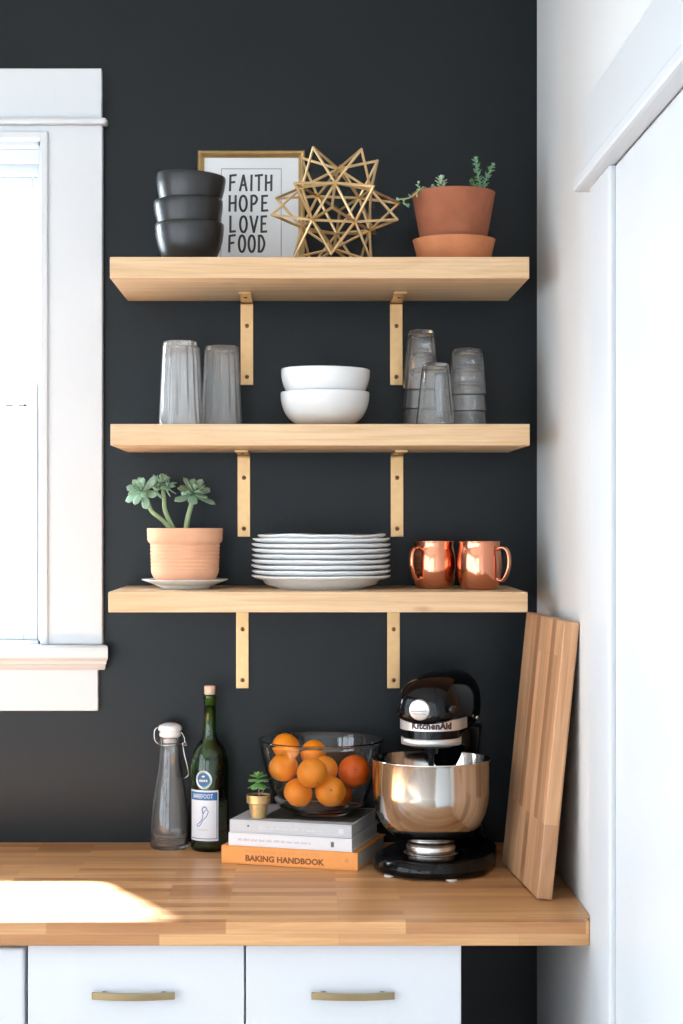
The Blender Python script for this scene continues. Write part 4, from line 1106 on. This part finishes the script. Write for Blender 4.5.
# ------------------------------------------------------------------ light
wd_ = bpy.data.worlds.new('daylight'); sc.world = wd_; wd_.use_nodes = True
bg = wd_.node_tree.nodes['Background']; bg.inputs['Color'].default_value = (.80, .91, 1.0, 1); bg.inputs['Strength'].default_value = 6.0
wn = wd_.node_tree; tcw = wn.nodes.new('ShaderNodeTexCoord'); dt = wn.nodes.new('ShaderNodeVectorMath'); dt.operation = 'DOT_PRODUCT'
gd = Vector((-.84, .50, .22)).normalized(); dt.inputs[1].default_value = gd  # extra sky glow, off the sun's direction, added to light pot and shelf
pw = wn.nodes.new('ShaderNodeMath'); pw.operation = 'POWER'; pw.inputs[1].default_value = 10
mxm = wn.nodes.new('ShaderNodeMath'); mxm.operation = 'MAXIMUM'; mxm.inputs[1].default_value = 0
ml = wn.nodes.new('ShaderNodeMath'); ml.operation = 'MULTIPLY_ADD'; ml.inputs[1].default_value = 34; ml.inputs[2].default_value = 5.6
wn.links.new(tcw.outputs['Generated'], dt.inputs[0]); wn.links.new(dt.outputs['Value'], mxm.inputs[0]); wn.links.new(mxm.outputs[0], pw.inputs[0]); wn.links.new(pw.outputs[0], ml.inputs[0]); wn.links.new(ml.outputs[0], bg.inputs['Strength'])
def portal(name, loc, rot, sx, sy):
    l = bpy.data.lights.new(name, 'AREA'); l.shape = 'RECTANGLE'; l.size = sx; l.size_y = sy; l.cycles.is_portal = True
    o = bpy.data.objects.new(name, l); link(o); o.location = loc; o.rotation_euler = rot
for (y0, y1, z0, z1) in LW: portal('window_daylight', (XL - .02, (y0 + y1) / 2, (z0 + z1) / 2), (0, math.radians(-90), 0), z1 - z0, y1 - y0)
for (x0, x1) in FX: portal('window_daylight', ((x0 + x1) / 2, YF - .02, 1.26), (math.radians(90), 0, 0), x1 - x0, 2.28)
portal('window_daylight', ((WX0 + WX1) / 2, .12, (WZ0 + WZ1) / 2), (math.radians(-90), 0, 0), WX1 - WX0, WZ1 - WZ0)
sn = bpy.data.lights.new('sun', 'SUN'); sn.energy = 90; sn.angle = math.radians(4.5); sn.color = (.95, .97, 1)
so = bpy.data.objects.new('sun', sn); link(so)
so.rotation_euler = Vector((.47, -1, -1.14)).to_track_quat('-Z', 'Y').to_euler()

# ------------------------------------------------------------------ camera
cam = bpy.data.cameras.new('camera'); co_ = bpy.data.objects.new('camera', cam); link(co_)
co_.location = (0, -D, CZ); co_.rotation_euler = (PI / 2, 0, 0)
cam.sensor_width = 36; cam.sensor_fit = 'AUTO'; cam.lens = F / 1024 * 36
cam.shift_x = (341.5 - 302) / 1024; cam.shift_y = (522 - 512) / 1024
cam.clip_start = .05
sc.camera = co_
sc.view_settings.view_transform = 'Standard'; sc.view_settings.look = 'None'; sc.view_settings.gamma = 1; sc.view_settings.use_curve_mapping = False
sc.view_settings.exposure = -.08
sc.cycles.use_denoising = True
sc.cycles.max_bounces = 14; sc.cycles.transmission_bounces = 14; sc.cycles.transparent_max_bounces = 12
sc.cycles.caustics_refractive = True; sc.cycles.caustics_reflective = False
sc.cycles.sample_clamp_indirect = 6
